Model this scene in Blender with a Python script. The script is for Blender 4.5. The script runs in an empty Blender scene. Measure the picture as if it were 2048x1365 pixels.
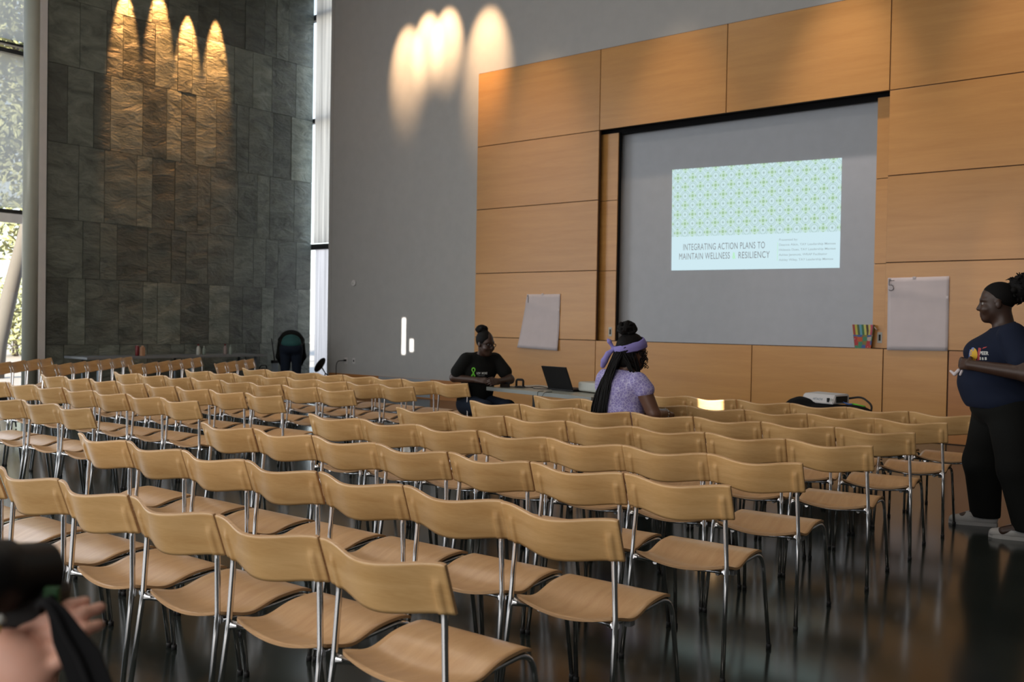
import bpy, bmesh, math, random
import numpy as np
from mathutils import Vector, Matrix
from mathutils.bvhtree import BVHTree

random.seed(7)
S = bpy.context.scene
COL = S.collection
PI = math.pi

# ------------------------------------------------------------------ camera
CAM_H = 1.39
YAW, PITCH, ROLL = 0.6736883223, -0.0181481350, 0.0170566425
F_PX = 1870.798
cam_d = bpy.data.cameras.new('camera')
cam = bpy.data.objects.new('camera', cam_d); COL.objects.link(cam)
fw = Vector((-math.sin(YAW)*math.cos(PITCH), math.cos(YAW)*math.cos(PITCH), math.sin(PITCH)))
r0 = fw.cross(Vector((0, 0, 1))).normalized(); u0 = r0.cross(fw)
rt = math.cos(ROLL)*r0 + math.sin(ROLL)*u0
up = -math.sin(ROLL)*r0 + math.cos(ROLL)*u0
cam.matrix_world = Matrix(((rt.x, up.x, -fw.x, 0), (rt.y, up.y, -fw.y, 0), (rt.z, up.z, -fw.z, CAM_H), (0, 0, 0, 1)))
cam_d.sensor_width = 36.0
cam_d.lens = F_PX/2048*36.0
cam_d.clip_start = 0.05; cam_d.clip_end = 300
cam_d.dof.use_dof = True; cam_d.dof.focus_distance = 4.8; cam_d.dof.aperture_fstop = 4.0
S.camera = cam

# ------------------------------------------------------------------ view + world
S.view_settings.view_transform = 'Standard'
S.view_settings.look = 'None'
S.view_settings.gamma = 1.0
S.view_settings.exposure = 0.12
S.view_settings.use_curve_mapping = False
try: S.cycles.use_denoising = True
except Exception: pass
S.cycles.max_bounces = 10; S.cycles.diffuse_bounces = 5; S.cycles.glossy_bounces = 5
S.cycles.transparent_max_bounces = 12; S.cycles.sample_clamp_indirect = 4.0
S.cycles.caustics_reflective = False; S.cycles.caustics_refractive = False

W = bpy.data.worlds.new('sky'); S.world = W; W.use_nodes = True
wn = W.node_tree.nodes; wl = W.node_tree.links; wn.clear()
wout = wn.new('ShaderNodeOutputWorld'); wbg = wn.new('ShaderNodeBackground')
wtc = wn.new('ShaderNodeTexCoord'); wsx = wn.new('ShaderNodeSeparateXYZ'); wrp = wn.new('ShaderNodeValToRGB')
wl.new(wtc.outputs['Generated'], wsx.inputs[0]); wl.new(wsx.outputs['Z'], wrp.inputs[0])
cr = wrp.color_ramp; cr.elements[0].position = 0.0; cr.elements[0].color = (0.95, 0.95, 0.93, 1)
cr.elements[1].position = 0.6; cr.elements[1].color = (0.42, 0.60, 0.95, 1)
e = cr.elements.new(0.18); e.color = (0.80, 0.88, 1.0, 1)
wl.new(wrp.outputs[0], wbg.inputs[0]); wbg.inputs[1].default_value = 2.0
wl.new(wbg.outputs[0], wout.inputs[0])

SUN_DIR = Vector((-0.30, 0.93, -0.22)).normalized()
def lamp(name, typ, loc, direction, energy, color=(1, 1, 1), **kw):
    d = bpy.data.lights.new(name, typ); d.energy = energy; d.color = color
    o = bpy.data.objects.new(name, d); COL.objects.link(o); o.location = loc
    o.rotation_euler = Vector(direction).to_track_quat('-Z', 'Y').to_euler()
    for k, v in kw.items(): setattr(d, k, v)
    return o
lamp('sun', 'SUN', (6, -20, 10), SUN_DIR, 20.0, (1.0, 0.93, 0.84), angle=0.003)

# room shell numbers
XL, XR, YB, YF, ZC = -15.7, 7.0, -5.2, 12.4, 8.3
YS = 7.29                       # where the stone wall starts
# daylight through the long glazed wall on the left (sky portal)
o = lamp('window_portal', 'AREA', (-15.95, 0.9, 4.1), (1, 0, 0), 1.0, shape='RECTANGLE', size=12.2, size_y=8.0)
o.data.cycles.is_portal = True
# daylight of the glazed wall (left) and an added fill light behind the camera
lamp('left_daylight', 'AREA', (-15.55, 0.2, 3.9), (1, 0, 0), 400, (0.90, 0.95, 1.0), shape='RECTANGLE', size=10.0, size_y=7.4)
lamp('rear_fill_light', 'AREA', (-5.0, YB+0.12, 2.9), (0, 1, 0), 565, (1.0, 0.97, 0.93), shape='RECTANGLE', size=14.0, size_y=3.9)
# added fill light: soft area lamps under the ceiling
for (x, y, e_) in ((-9.0, 1.0, 40), (-3.0, 1.0, 40), (-9.0, 6.5, 40), (-3.0, 6.5, 40), (3.0, 3.0, 30)):
    lamp('ceiling_fill_light', 'AREA', (x, y, ZC-0.06), (0, 0, -1), e_, (1.0, 0.88, 0.74), shape='RECTANGLE', size=2.4, size_y=0.6)
lamp('end_window_daylight', 'AREA', (-15.2, 13.6, 4.2), (0, -1, 0), 60, (0.95, 0.97, 1.0), shape='RECTANGLE', size=1.6, size_y=7.8)
# spot lamps grazing the stone wall and the grey wall
for (y, z) in ((8.62, 7.5), (9.27, 7.7), (9.85, 7.42), (10.45, 7.5)):
    lamp('stone_wall_spot', 'SPOT', (XL+0.22, y, z), (-0.24, 0, -1), 1300, (1.0, 0.44, 0.14), spot_size=math.radians(27), spot_blend=0.6, shadow_soft_size=0.03)
for (x, z, sz, en) in ((-12.5, 6.22, 27, 1300), (-11.98, 6.50, 26, 1350), (-11.50, 6.48, 26, 1350), (-10.55, 6.05, 30, 1300)):
    L0 = Vector((x, YF-1.15, ZC-0.15)); lamp('front_wall_spot', 'SPOT', L0, Vector((x, YF, z))-L0, en, (1.0, 0.62, 0.33), spot_size=math.radians(sz), spot_blend=1.0, shadow_soft_size=0.04)
for (x, en, cl) in ((-9.3, 380, (1.0, 0.70, 0.42)), (-6.8, 330, (1.0, 0.74, 0.50)), (-4.3, 620, (1.0, 0.82, 0.72)), (-2.2, 420, (1.0, 0.76, 0.55))):
    lamp('panel_wall_spot', 'SPOT', (x, YF-1.6, ZC-0.1), (0, 0.34, -1), en, cl, spot_size=math.radians(35), spot_blend=1.0, shadow_soft_size=0.1)
L0 = Vector((-2.0, 9.6, ZC-0.1)); lamp('panel_glow_spot', 'SPOT', L0, Vector((-2.45, YF-0.06, 2.25))-L0, 420, (1.0, 0.80, 0.55), spot_size=math.radians(6.5), spot_blend=1.0, shadow_soft_size=0.03)  # added spot, imitates a reflected glow on the wood panels

# ------------------------------------------------------------------ material helpers
def new_mat(name):
    m = bpy.data.materials.new(name); m.use_nodes = True
    n = m.node_tree.nodes; l = m.node_tree.links
    b = n['Principled BSDF']
    return m, n, l, b
def setin(b, name, v):
    if name in b.inputs: b.inputs[name].default_value = v
def plain(name, color, rough=0.5, metal=0.0, spec=0.5, **kw):
    m, n, l, b = new_mat(name)
    b.inputs['Base Color'].default_value = (*color, 1); b.inputs['Roughness'].default_value = rough
    b.inputs['Metallic'].default_value = metal; setin(b, 'Specular IOR Level', spec)
    for k, v in kw.items(): setin(b, k, v)
    # faint procedural variation so nothing is perfectly flat
    nz = n.new('ShaderNodeTexNoise'); nz.inputs['Scale'].default_value = 6.0
    mx = n.new('ShaderNodeMixRGB'); mx.blend_type = 'MULTIPLY'; mx.inputs[0].default_value = 0.12
    mx.inputs[1].default_value = (*color, 1)
    tc = n.new('ShaderNodeTexCoord'); l.new(tc.outputs['Object'], nz.inputs['Vector'])
    l.new(nz.outputs['Fac'], mx.inputs[2]); l.new(mx.outputs[0], b.inputs['Base Color'])
    return m
def wood(name, c1, c2, rough, scale, stretch, objvar=0.0, bump=0.02, coat=0.0):
    m, n, l, b = new_mat(name)
    tc = n.new('ShaderNodeTexCoord'); mp = n.new('ShaderNodeMapping'); mp.inputs['Scale'].default_value = stretch
    l.new(tc.outputs['Object'], mp.inputs['Vector'])
    oi = n.new('ShaderNodeObjectInfo')
    add = n.new('ShaderNodeVectorMath'); add.operation = 'MULTIPLY_ADD'
    l.new(oi.outputs['Random'], add.inputs[0]); add.inputs[1].default_value = (37.0, 19.0, 23.0)
    l.new(mp.outputs[0], add.inputs[2])
    n1 = n.new('ShaderNodeTexNoise'); n1.inputs['Scale'].default_value = scale; n1.inputs['Detail'].default_value = 4.0
    n1.inputs['Distortion'].default_value = 0.6
    l.new(add.outputs[0], n1.inputs['Vector'])
    n2 = n.new('ShaderNodeTexNoise'); n2.inputs['Scale'].default_value = scale*9; n2.inputs['Detail'].default_value = 3.0
    l.new(add.outputs[0], n2.inputs['Vector'])
    mx = n.new('ShaderNodeMath'); mx.operation = 'MULTIPLY_ADD'
    l.new(n2.outputs['Fac'], mx.inputs[0]); mx.inputs[1].default_value = 0.35; l.new(n1.outputs['Fac'], mx.inputs[2])
    rp = n.new('ShaderNodeValToRGB'); rp.color_ramp.elements[0].position = 0.42; rp.color_ramp.elements[1].position = 0.92
    rp.color_ramp.elements[0].color = (*c1, 1); rp.color_ramp.elements[1].color = (*c2, 1)
    l.new(mx.outputs[0], rp.inputs[0])
    hs = n.new('ShaderNodeHueSaturation'); l.new(rp.outputs[0], hs.inputs['Color'])
    mr = n.new('ShaderNodeMapRange'); mr.inputs['To Min'].default_value = 1.0-objvar; mr.inputs['To Max'].default_value = 1.0+objvar
    l.new(oi.outputs['Random'], mr.inputs['Value']); l.new(mr.outputs[0], hs.inputs['Value'])
    l.new(hs.outputs[0], b.inputs['Base Color'])
    b.inputs['Roughness'].default_value = rough; setin(b, 'Specular IOR Level', 0.5)
    setin(b, 'Coat Weight', coat); setin(b, 'Coat Roughness', 0.25)
    bp = n.new('ShaderNodeBump'); bp.inputs['Strength'].default_value = bump; bp.inputs['Distance'].default_value = 0.002
    l.new(n2.outputs['Fac'], bp.inputs['Height']); l.new(bp.outputs[0], b.inputs['Normal'])
    return m

M = {}
M['ply'] = wood('beech_ply', (0.66, 0.42, 0.19), (0.52, 0.30, 0.115), 0.36, 3.0, (1.2, 1.2, 9.0), 0.10, coat=0.15)
M['ply_seat'] = wood('beech_ply_seat', (0.62, 0.38, 0.19), (0.50, 0.28, 0.13), 0.33, 3.0, (9.0, 1.2, 1.2), 0.10, coat=0.2)  # pinker than the backs: reflected glare put into the seat colour
M['ply_edge'] = wood('ply_edge', (0.62, 0.38, 0.20), (0.42, 0.24, 0.11), 0.5, 6.0, (2.0, 2.0, 60.0), 0.05)
M['chrome'] = plain('chrome', (0.82, 0.82, 0.84), 0.10, 1.0)
M['rubber'] = plain('black_rubber', (0.012, 0.012, 0.013), 0.6)
M['buffer'] = plain('grey_plastic', (0.30, 0.31, 0.32), 0.45)
M['veneer'] = wood('wall_veneer', (0.55, 0.28, 0.084), (0.47, 0.225, 0.062), 0.30, 1.1, (0.7, 1.0, 9.0), 0.05, bump=0.01)
M['veneer_dark'] = wood('door_veneer', (0.46, 0.20, 0.06), (0.38, 0.155, 0.045), 0.36, 1.1, (0.7, 1.0, 9.0), 0.03, bump=0.01)
M['seam'] = plain('dark_reveal', (0.05, 0.022, 0.012), 0.7)
M['black'] = plain('black_plastic', (0.007, 0.007, 0.008), 0.5, spec=0.25)
M['black_soft'] = plain('black_cloth', (0.006, 0.006, 0.007), 0.9, spec=0.2)
M['greywall'] = plain('grey_paint', (0.42, 0.417, 0.41), 0.55, spec=0.35)
M['ceiling'] = plain('ceiling_paint', (0.50, 0.49, 0.47), 0.8)
M['sidewall'] = plain('side_wall_paint', (0.22, 0.215, 0.21), 0.8)
M['screen'] = plain('screen_grey', (0.43, 0.46, 0.51), 0.5, spec=0.3)
M['white_metal'] = plain('white_frame', (0.95, 0.93, 0.93), 0.45)
M['dark_metal'] = plain('dark_frame', (0.045, 0.047, 0.05), 0.4, 0.6)
M['steel'] = plain('column_paint', (0.46, 0.47, 0.40), 0.35, 0.1)
M['silver'] = plain('silver_plastic', (0.42, 0.43, 0.40), 0.4)
M['white_plastic'] = plain('white_plastic', (0.62, 0.60, 0.60), 0.4)
M['paper'] = plain('paper', (0.62, 0.56, 0.58), 0.8, spec=0.1)
M['ink'] = plain('ink', (0.02, 0.02, 0.03), 0.8)
M['vent'] = plain('vent_grille', (0.36, 0.38, 0.40), 0.5, 0.3)
M['tabletop'] = plain('grey_laminate', (0.34, 0.35, 0.30), 0.35)
M['table_edge'] = plain('table_edge_grey', (0.24, 0.26, 0.25), 0.5)
M['table_dark'] = plain('dark_tabletop', (0.20, 0.21, 0.22), 0.35)
M['leg_grey'] = plain('grey_leg_paint', (0.22, 0.26, 0.30), 0.4, 0.5)
M['skin_dark'] = plain('dark_skin', (0.048, 0.023, 0.015), 0.45)
M['skin_mid'] = plain('brown_skin', (0.13, 0.062, 0.038), 0.45)
M['skin_pale'] = plain('pale_skin', (0.80, 0.43, 0.32), 0.5, **{'Subsurface Weight': 0.05})
M['hair'] = plain('black_hair', (0.005, 0.0045, 0.0045), 0.7, spec=0.15)
M['eye_white'] = plain('eye_white', (0.32, 0.29, 0.27), 0.4)
M['navy'] = plain('navy_cotton', (0.010, 0.015, 0.034), 0.9, spec=0.2)
M['black_cotton'] = plain('black_cotton', (0.006, 0.0065, 0.006), 0.9, spec=0.2)
M['denim'] = plain('dark_denim', (0.010, 0.016, 0.030), 0.9, spec=0.2)
M['teal'] = plain('teal_cotton', (0.03, 0.10, 0.10), 0.9, spec=0.2)
M['shoe'] = plain('white_trainer', (0.42, 0.41, 0.40), 0.5)
M['purple'] = plain('lilac_cloth', (0.25, 0.22, 0.56), 0.75)
M['green'] = plain('lime_print', (0.16, 0.60, 0.04), 0.7)
M['white_print'] = plain('white_print', (0.62, 0.64, 0.62), 0.7)
M['yellow_print'] = plain('yellow_print', (0.70, 0.42, 0.03), 0.7)
M['blue_print'] = plain('blue_print', (0.08, 0.18, 0.50), 0.7)
M['red_print'] = plain('red_print', (0.40, 0.05, 0.05), 0.7)
M['green_band'] = plain('green_strap', (0.008, 0.065, 0.012), 0.6)
M['gold'] = plain('yellow_bead', (0.70, 0.50, 0.05), 0.35)
M['lens_glass'] = plain('lens_glass', (0.01, 0.012, 0.014), 0.08)
M['bark'] = plain('bark', (0.12, 0.10, 0.085), 0.9)
M['leaf'] = plain('leaf', (0.25, 0.25, 0.12), 0.6)
M['leaf2'] = plain('leaf_pale', (0.38, 0.37, 0.18), 0.6)
M['ground'] = plain('dry_ground', (0.55, 0.44, 0.36), 0.9)

# lilac lace: voronoi flowers over the cloth
def lace():
    m, n, l, b = new_mat('lilac_lace')
    tc = n.new('ShaderNodeTexCoord'); v = n.new('ShaderNodeTexVoronoi'); v.inputs['Scale'].default_value = 26
    l.new(tc.outputs['Object'], v.inputs['Vector'])
    w = n.new('ShaderNodeTexVoronoi'); w.feature = 'DISTANCE_TO_EDGE'; w.inputs['Scale'].default_value = 42
    l.new(tc.outputs['Object'], w.inputs['Vector'])
    lt = n.new('ShaderNodeMath'); lt.operation = 'LESS_THAN'; lt.inputs[1].default_value = 0.05
    l.new(w.outputs['Distance'], lt.inputs[0])
    lt2 = n.new('ShaderNodeMath'); lt2.operation = 'LESS_THAN'; lt2.inputs[1].default_value = 0.33
    l.new(v.outputs['Distance'], lt2.inputs[0])
    mx = n.new('ShaderNodeMixRGB'); mx.inputs[1].default_value = (0.24, 0.21, 0.46, 1); mx.inputs[2].default_value = (0.34, 0.31, 0.56, 1)
    l.new(lt2.outputs[0], mx.inputs[0])
    mx2 = n.new('ShaderNodeMixRGB'); mx2.inputs[2].default_value = (0.46, 0.44, 0.64, 1)
    l.new(lt.outputs[0], mx2.inputs[0]); l.new(mx.outputs[0], mx2.inputs[1])
    l.new(mx2.outputs[0], b.inputs['Base Color']); b.inputs['Roughness'].default_value = 0.85
    return m
M['lace'] = lace()

def stone_mat():
    m, n, l, b = new_mat('cleft_slate')
    at = n.new('ShaderNodeAttribute'); at.attribute_name = 'slab'
    tc = n.new('ShaderNodeTexCoord')
    off = n.new('ShaderNodeVectorMath'); off.operation = 'MULTIPLY_ADD'
    l.new(at.outputs['Fac'], off.inputs[0]); off.inputs[1].default_value = (31, 47, 29); l.new(tc.outputs['Object'], off.inputs[2])
    mp = n.new('ShaderNodeMapping'); mp.inputs['Scale'].default_value = (1, 1.0, 2.2); mp.inputs['Rotation'].default_value = (0.35, 0, 0)
    l.new(off.outputs[0], mp.inputs['Vector'])
    n1 = n.new('ShaderNodeTexNoise'); n1.inputs['Scale'].default_value = 2.2; n1.inputs['Detail'].default_value = 9; n1.inputs['Roughness'].default_value = 0.62
    n1.inputs['Distortion'].default_value = 0.8
    l.new(mp.outputs[0], n1.inputs['Vector'])
    n2 = n.new('ShaderNodeTexNoise'); n2.inputs['Scale'].default_value = 14; n2.inputs['Detail'].default_value = 6
    l.new(mp.outputs[0], n2.inputs['Vector'])
    vo = n.new('ShaderNodeTexVoronoi'); vo.inputs['Scale'].default_value = 7; l.new(off.outputs[0], vo.inputs['Vector'])
    sp = n.new('ShaderNodeMath'); sp.operation = 'LESS_THAN'; sp.inputs[1].default_value = 0.07; l.new(vo.outputs['Distance'], sp.inputs[0])
    rp = n.new('ShaderNodeValToRGB')
    rp.color_ramp.elements[0].position = 0.30; rp.color_ramp.elements[0].color = (0.045, 0.054, 0.044, 1)
    rp.color_ramp.elements[1].position = 0.78; rp.color_ramp.elements[1].color = (0.185, 0.205, 0.172, 1)
    l.new(n1.outputs['Fac'], rp.inputs[0])
    mr = n.new('ShaderNodeMapRange'); mr.inputs['To Min'].default_value = 0.62; mr.inputs['To Max'].default_value = 1.6
    l.new(at.outputs['Fac'], mr.inputs['Value'])
    hv = n.new('ShaderNodeHueSaturation'); l.new(rp.outputs[0], hv.inputs['Color']); l.new(mr.outputs[0], hv.inputs['Value'])
    mx = n.new('ShaderNodeMixRGB'); mx.inputs[2].default_value = (0.17, 0.17, 0.13, 1)
    fm = n.new('ShaderNodeMath'); fm.operation = 'MULTIPLY'; fm.inputs[1].default_value = 0.5; l.new(sp.outputs[0], fm.inputs[0])
    l.new(fm.outputs[0], mx.inputs[0]); l.new(hv.outputs[0], mx.inputs[1])
    l.new(mx.outputs[0], b.inputs['Base Color'])
    b.inputs['Roughness'].default_value = 0.42; setin(b, 'Specular IOR Level', 0.6)
    ad = n.new('ShaderNodeMath'); ad.operation = 'MULTIPLY_ADD'; l.new(n2.outputs['Fac'], ad.inputs[0]); ad.inputs[1].default_value = 0.25
    l.new(n1.outputs['Fac'], ad.inputs[2])
    bp = n.new('ShaderNodeBump'); bp.inputs['Strength'].default_value = 0.9; bp.inputs['Distance'].default_value = 0.05
    l.new(ad.outputs[0], bp.inputs['Height']); l.new(bp.outputs[0], b.inputs['Normal'])
    return m
M['stone'] = stone_mat()

def floor_mat():
    m, n, l, b = new_mat('polished_concrete')
    tc = n.new('ShaderNodeTexCoord')
    n1 = n.new('ShaderNodeTexNoise'); n1.inputs['Scale'].default_value = 0.9; n1.inputs['Detail'].default_value = 7
    l.new(tc.outputs['Object'], n1.inputs['Vector'])
    rp = n.new('ShaderNodeValToRGB')
    rp.color_ramp.elements[0].position = 0.3; rp.color_ramp.elements[0].color = (0.014, 0.018, 0.016, 1)
    rp.color_ramp.elements[1].position = 0.75; rp.color_ramp.elements[1].color = (0.028, 0.034, 0.030, 1)
    l.new(n1.outputs['Fac'], rp.inputs[0])
    br = n.new('ShaderNodeTexBrick'); br.inputs['Scale'].default_value = 1.0; br.inputs['Brick Width'].default_value = 2.4; br.inputs['Row Height'].default_value = 2.4
    br.inputs['Mortar Size'].default_value = 0.004; br.offset = 0.0
    l.new(tc.outputs['Object'], br.inputs['Vector'])
    mx = n.new('ShaderNodeMixRGB'); mx.inputs[2].default_value = (0.010, 0.010, 0.010, 1)
    l.new(br.outputs['Fac'], mx.inputs[0]); l.new(rp.outputs[0], mx.inputs[1]); l.new(mx.outputs[0], b.inputs['Base Color'])
    mr = n.new('ShaderNodeMapRange'); mr.inputs['To Min'].default_value = 0.10; mr.inputs['To Max'].default_value = 0.20
    l.new(n1.outputs['Fac'], mr.inputs['Value']); l.new(mr.outputs[0], b.inputs['Roughness'])
    setin(b, 'Specular IOR Level', 0.38)
    return m
M['floor'] = floor_mat()

def glass_mat():
    m = bpy.data.materials.new('window_glass'); m.use_nodes = True
    n = m.node_tree.nodes; l = m.node_tree.links; n.clear()
    o = n.new('ShaderNodeOutputMaterial'); t = n.new('ShaderNodeBsdfTransparent'); g = n.new('ShaderNodeBsdfGlossy')
    t.inputs[0].default_value = (0.93, 0.96, 0.94, 1); g.inputs['Roughness'].default_value = 0.02
    mx = n.new('ShaderNodeMixShader'); mx.inputs[0].default_value = 0.05
    l.new(t.outputs[0], mx.inputs[1]); l.new(g.outputs[0], mx.inputs[2]); l.new(mx.outputs[0], o.inputs[0])
    return m
M['glass'] = glass_mat()
def shade_mat(name, col, tr):
    m = bpy.data.materials.new(name); m.use_nodes = True
    n = m.node_tree.nodes; l = m.node_tree.links; n.clear()
    o = n.new('ShaderNodeOutputMaterial'); d = n.new('ShaderNodeBsdfDiffuse'); t = n.new('ShaderNodeBsdfTranslucent')
    tc = n.new('ShaderNodeTexCoord'); mp = n.new('ShaderNodeMapping'); mp.inputs['Scale'].default_value = (22, 22, 0.4)
    nz = n.new('ShaderNodeTexNoise'); nz.inputs['Scale'].default_value = 1.0
    l.new(tc.outputs['Object'], mp.inputs[0]); l.new(mp.outputs[0], nz.inputs['Vector'])
    rp = n.new('ShaderNodeValToRGB'); rp.color_ramp.elements[0].color = (col[0]*.72, col[1]*.72, col[2]*.72, 1); rp.color_ramp.elements[1].color = (*col, 1)
    rp.color_ramp.elements[0].position = 0.3; rp.color_ramp.elements[1].position = 0.7
    l.new(nz.outputs['Fac'], rp.inputs[0]); l.new(rp.outputs[0], d.inputs[0]); l.new(rp.outputs[0], t.inputs[0])
    mx = n.new('ShaderNodeMixShader'); mx.inputs[0].default_value = tr
    l.new(d.outputs[0], mx.inputs[1]); l.new(t.outputs[0], mx.inputs[2]); l.new(mx.outputs[0], o.inputs[0])
    return m
def sheer_mat():
    m = bpy.data.materials.new('sheer_shade'); m.use_nodes = True
    n = m.node_tree.nodes; l = m.node_tree.links; n.clear()
    o = n.new('ShaderNodeOutputMaterial'); t = n.new('ShaderNodeBsdfTransparent'); d = n.new('ShaderNodeBsdfTranslucent'); d.inputs[0].default_value = (0.5, 0.48, 0.45, 1)
    mx = n.new('ShaderNodeMixShader'); mx.inputs[0].default_value = 0.52
    l.new(t.outputs[0], mx.inputs[1]); l.new(d.outputs[0], mx.inputs[2]); l.new(mx.outputs[0], o.inputs[0]); return m
M['sheer'] = sheer_mat()
M['shade'] = shade_mat('roller_shade', (0.97, 0.92, 0.87), 0.75)
M['shade_bright'] = shade_mat('frosted_pane', (0.95, 0.90, 0.90), 0.8)

# ------------------------------------------------------------------ geometry helpers
def link(name, me, mats=None, parent=None, smooth=False):
    o = bpy.data.objects.new(name, me); COL.objects.link(o)
    if mats is not None:
        for mm in (mats if isinstance(mats, (list, tuple)) else [mats]): me.materials.append(mm)
    if smooth:
        for p in me.polygons: p.use_smooth = True
    if parent is not None: o.parent = parent
    return o
def obj(name, bm, mats=None, parent=None, smooth=False):
    me = bpy.data.meshes.new(name)
    bmesh.ops.recalc_face_normals(bm, faces=bm.faces)
    bm.to_mesh(me); bm.free()
    return link(name, me, mats, parent, smooth)
def tag(o, label=None, cat=None, group=None, kind=None):
    if label: o['label'] = label
    if cat: o['category'] = cat
    if group: o['group'] = group
    if kind: o['kind'] = kind
    return o
def thing(name, label, cat, loc=(0, 0, 0), rz=0.0, group=None):
    o = bpy.data.objects.new(name, None); COL.objects.link(o); o.location = loc; o.rotation_euler = (0, 0, rz)
    o.empty_display_size = 0.1
    return tag(o, label, cat, group)
def box(bm, lo, hi, bev=0.0, mat=0, rot=None, origin=(0, 0, 0)):
    lo = Vector(lo); hi = Vector(hi)
    g = bmesh.ops.create_cube(bm, size=1.0)
    vs = g['verts']
    for v in vs: v.co = Vector(((v.co.x+.5)*(hi.x-lo.x)+lo.x, (v.co.y+.5)*(hi.y-lo.y)+lo.y, (v.co.z+.5)*(hi.z-lo.z)+lo.z))
    faces = set(f for v in vs for f in v.link_faces)
    if bev > 0:
        edges = list(set(e for v in vs for e in v.link_edges))
        r = bmesh.ops.bevel(bm, geom=edges, offset=bev, segments=2, affect='EDGES', profile=0.5)
        faces = set(r['faces']) | set(f for f in faces if f.is_valid)
        vs = list(set(v for f in faces for v in f.verts))
    for f in faces:
        if f.is_valid: f.material_index = mat
    if rot is not None:
        for v in vs: v.co = rot @ v.co
    for v in vs: v.co += Vector(origin)
    return vs
def bx(name, lo, hi, mat, parent=None, bev=0.0):
    bm = bmesh.new(); box(bm, lo, hi, bev); return obj(name, bm, mat, parent)
def fillet_path(pts, rad, seg=6):
    P = [Vector(p) for p in pts]; out = [P[0]]
    for i in range(1, len(P)-1):
        a, b, c = P[i-1], P[i], P[i+1]
        d1 = (a-b).normalized(); d2 = (c-b).normalized()
        R = rad[i] if isinstance(rad, (list, tuple)) else rad
        t = min(R, (a-b).length*.49, (c-b).length*.49)
        if t < 1e-5: out.append(b); continue
        for k in range(seg+1):
            s = k/seg; p0 = b+d1*t; p2 = b+d2*t
            out.append((1-s)**2*p0+2*s*(1-s)*b+s*s*p2)
    out.append(P[-1]); return out
def tube(bm, pts, r, n=10, cap=True, flat=None, mat=0):
    """sweep a circle (radius r or list of radii) along a polyline"""
    P = [Vector(p) for p in pts]; rings = []
    ref = None
    for i, p in enumerate(P):
        t = (P[min(i+1, len(P)-1)]-P[max(i-1, 0)]).normalized()
        if ref is None:
            ref = Vector((0, 0, 1)) if abs(t.z) < .9 else Vector((1, 0, 0))
        u = (ref-t*ref.dot(t)).normalized(); v = t.cross(u); ref = u
        R = r[i] if isinstance(r, (list, tuple)) else r
        ring = []
        for k in range(n):
            a = 2*PI*k/n
            fx = 1.0 if flat is None else flat
            ring.append(bm.verts.new(p+u*math.cos(a)*R*fx+v*math.sin(a)*R))
        rings.append(ring)
    for a, b in zip(rings, rings[1:]):
        for k in range(n):
            f = bm.faces.new((a[k], a[(k+1) % n], b[(k+1) % n], b[k])); f.smooth = True; f.material_index = mat
    if cap:
        f = bm.faces.new(rings[0][::-1]); f.material_index = mat
        f = bm.faces.new(rings[-1]); f.material_index = mat
    return rings
def lathe(bm, prof, n=24, origin=(0, 0, 0), rot=None, mat=0, cap=True):
    o = Vector(origin); rings = []
    for (r, z) in prof:
        ring = []
        for k in range(n):
            a = 2*PI*k/n; p = Vector((r*math.cos(a), r*math.sin(a), z))
            if rot is not None: p = rot @ p
            ring.append(bm.verts.new(p+o))
        rings.append(ring)
    for a, b in zip(rings, rings[1:]):
        for k in range(n):
            f = bm.faces.new((a[k], a[(k+1) % n], b[(k+1) % n], b[k])); f.smooth = True; f.material_index = mat
    if cap:
        f = bm.faces.new(rings[0][::-1]); f.material_index = mat
        f = bm.faces.new(rings[-1]); f.material_index = mat
def slab_grid(bm, top, bot, nu, nv):
    """closed slab from two (nu+1)x(nv+1) point grids"""
    T = [[bm.verts.new(top(i, j)) for j in range(nv+1)] for i in range(nu+1)]
    B = [[bm.verts.new(bot(i, j)) for j in range(nv+1)] for i in range(nu+1)]
    for i in range(nu):
        for j in range(nv):
            f = bm.faces.new((T[i][j], T[i+1][j], T[i+1][j+1], T[i][j+1])); f.smooth = True; f.material_index = 0
            f = bm.faces.new((B[i][j], B[i][j+1], B[i+1][j+1], B[i+1][j])); f.smooth = True; f.material_index = 0
    def side(seq):
        for (a, b) in zip(seq, seq[1:]):
            f = bm.faces.new((a[0], b[0], b[1], a[1])); f.material_index = 1; f.smooth = False
    side([(T[i][0], B[i][0]) for i in range(nu+1)]); side([(T[i][nv], B[i][nv]) for i in range(nu+1)])
    side([(T[0][j], B[0][j]) for j in range(nv+1)]); side([(T[nu][j], B[nu][j]) for j in range(nv+1)])
def text_mesh(name, body, size, mat, parent=None, xs=1.0, bold=0.0, spacing=1.0, align='LEFT', extr=0.0006):
    cu = bpy.data.curves.new(name+'_curve', 'FONT'); cu.body = body; cu.size = size; cu.align_x = align
    cu.space_character = spacing; cu.offset = bold; cu.extrude = extr
    tmp = bpy.data.objects.new(name+'_tmp', cu); COL.objects.link(tmp)
    bpy.context.view_layer.update()
    dg = bpy.context.evaluated_depsgraph_get()
    me = bpy.data.meshes.new_from_object(tmp.evaluated_get(dg)); me.name = name
    bpy.data.objects.remove(tmp); bpy.data.curves.remove(cu)
    for v in me.vertices: v.co.x *= xs
    me.materials.clear()
    return link(name, me, mat, parent)

# ================================================================== THE ROOM
def st(o): o['kind'] = 'structure'; return o
st(bx('floor', (XL-0.25, YB-0.2, -0.2), (XR+0.2, YF+0.45, 0.0), M['floor']))
st(bx('ceiling', (XL-0.3, YB-0.2, ZC), (XR+0.2, YF+0.6, ZC+0.25), M['ceiling']))
st(bx('wall_right', (XR, YB-0.2, 0), (XR+0.2, YF+0.4, ZC), M['sidewall']))
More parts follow.
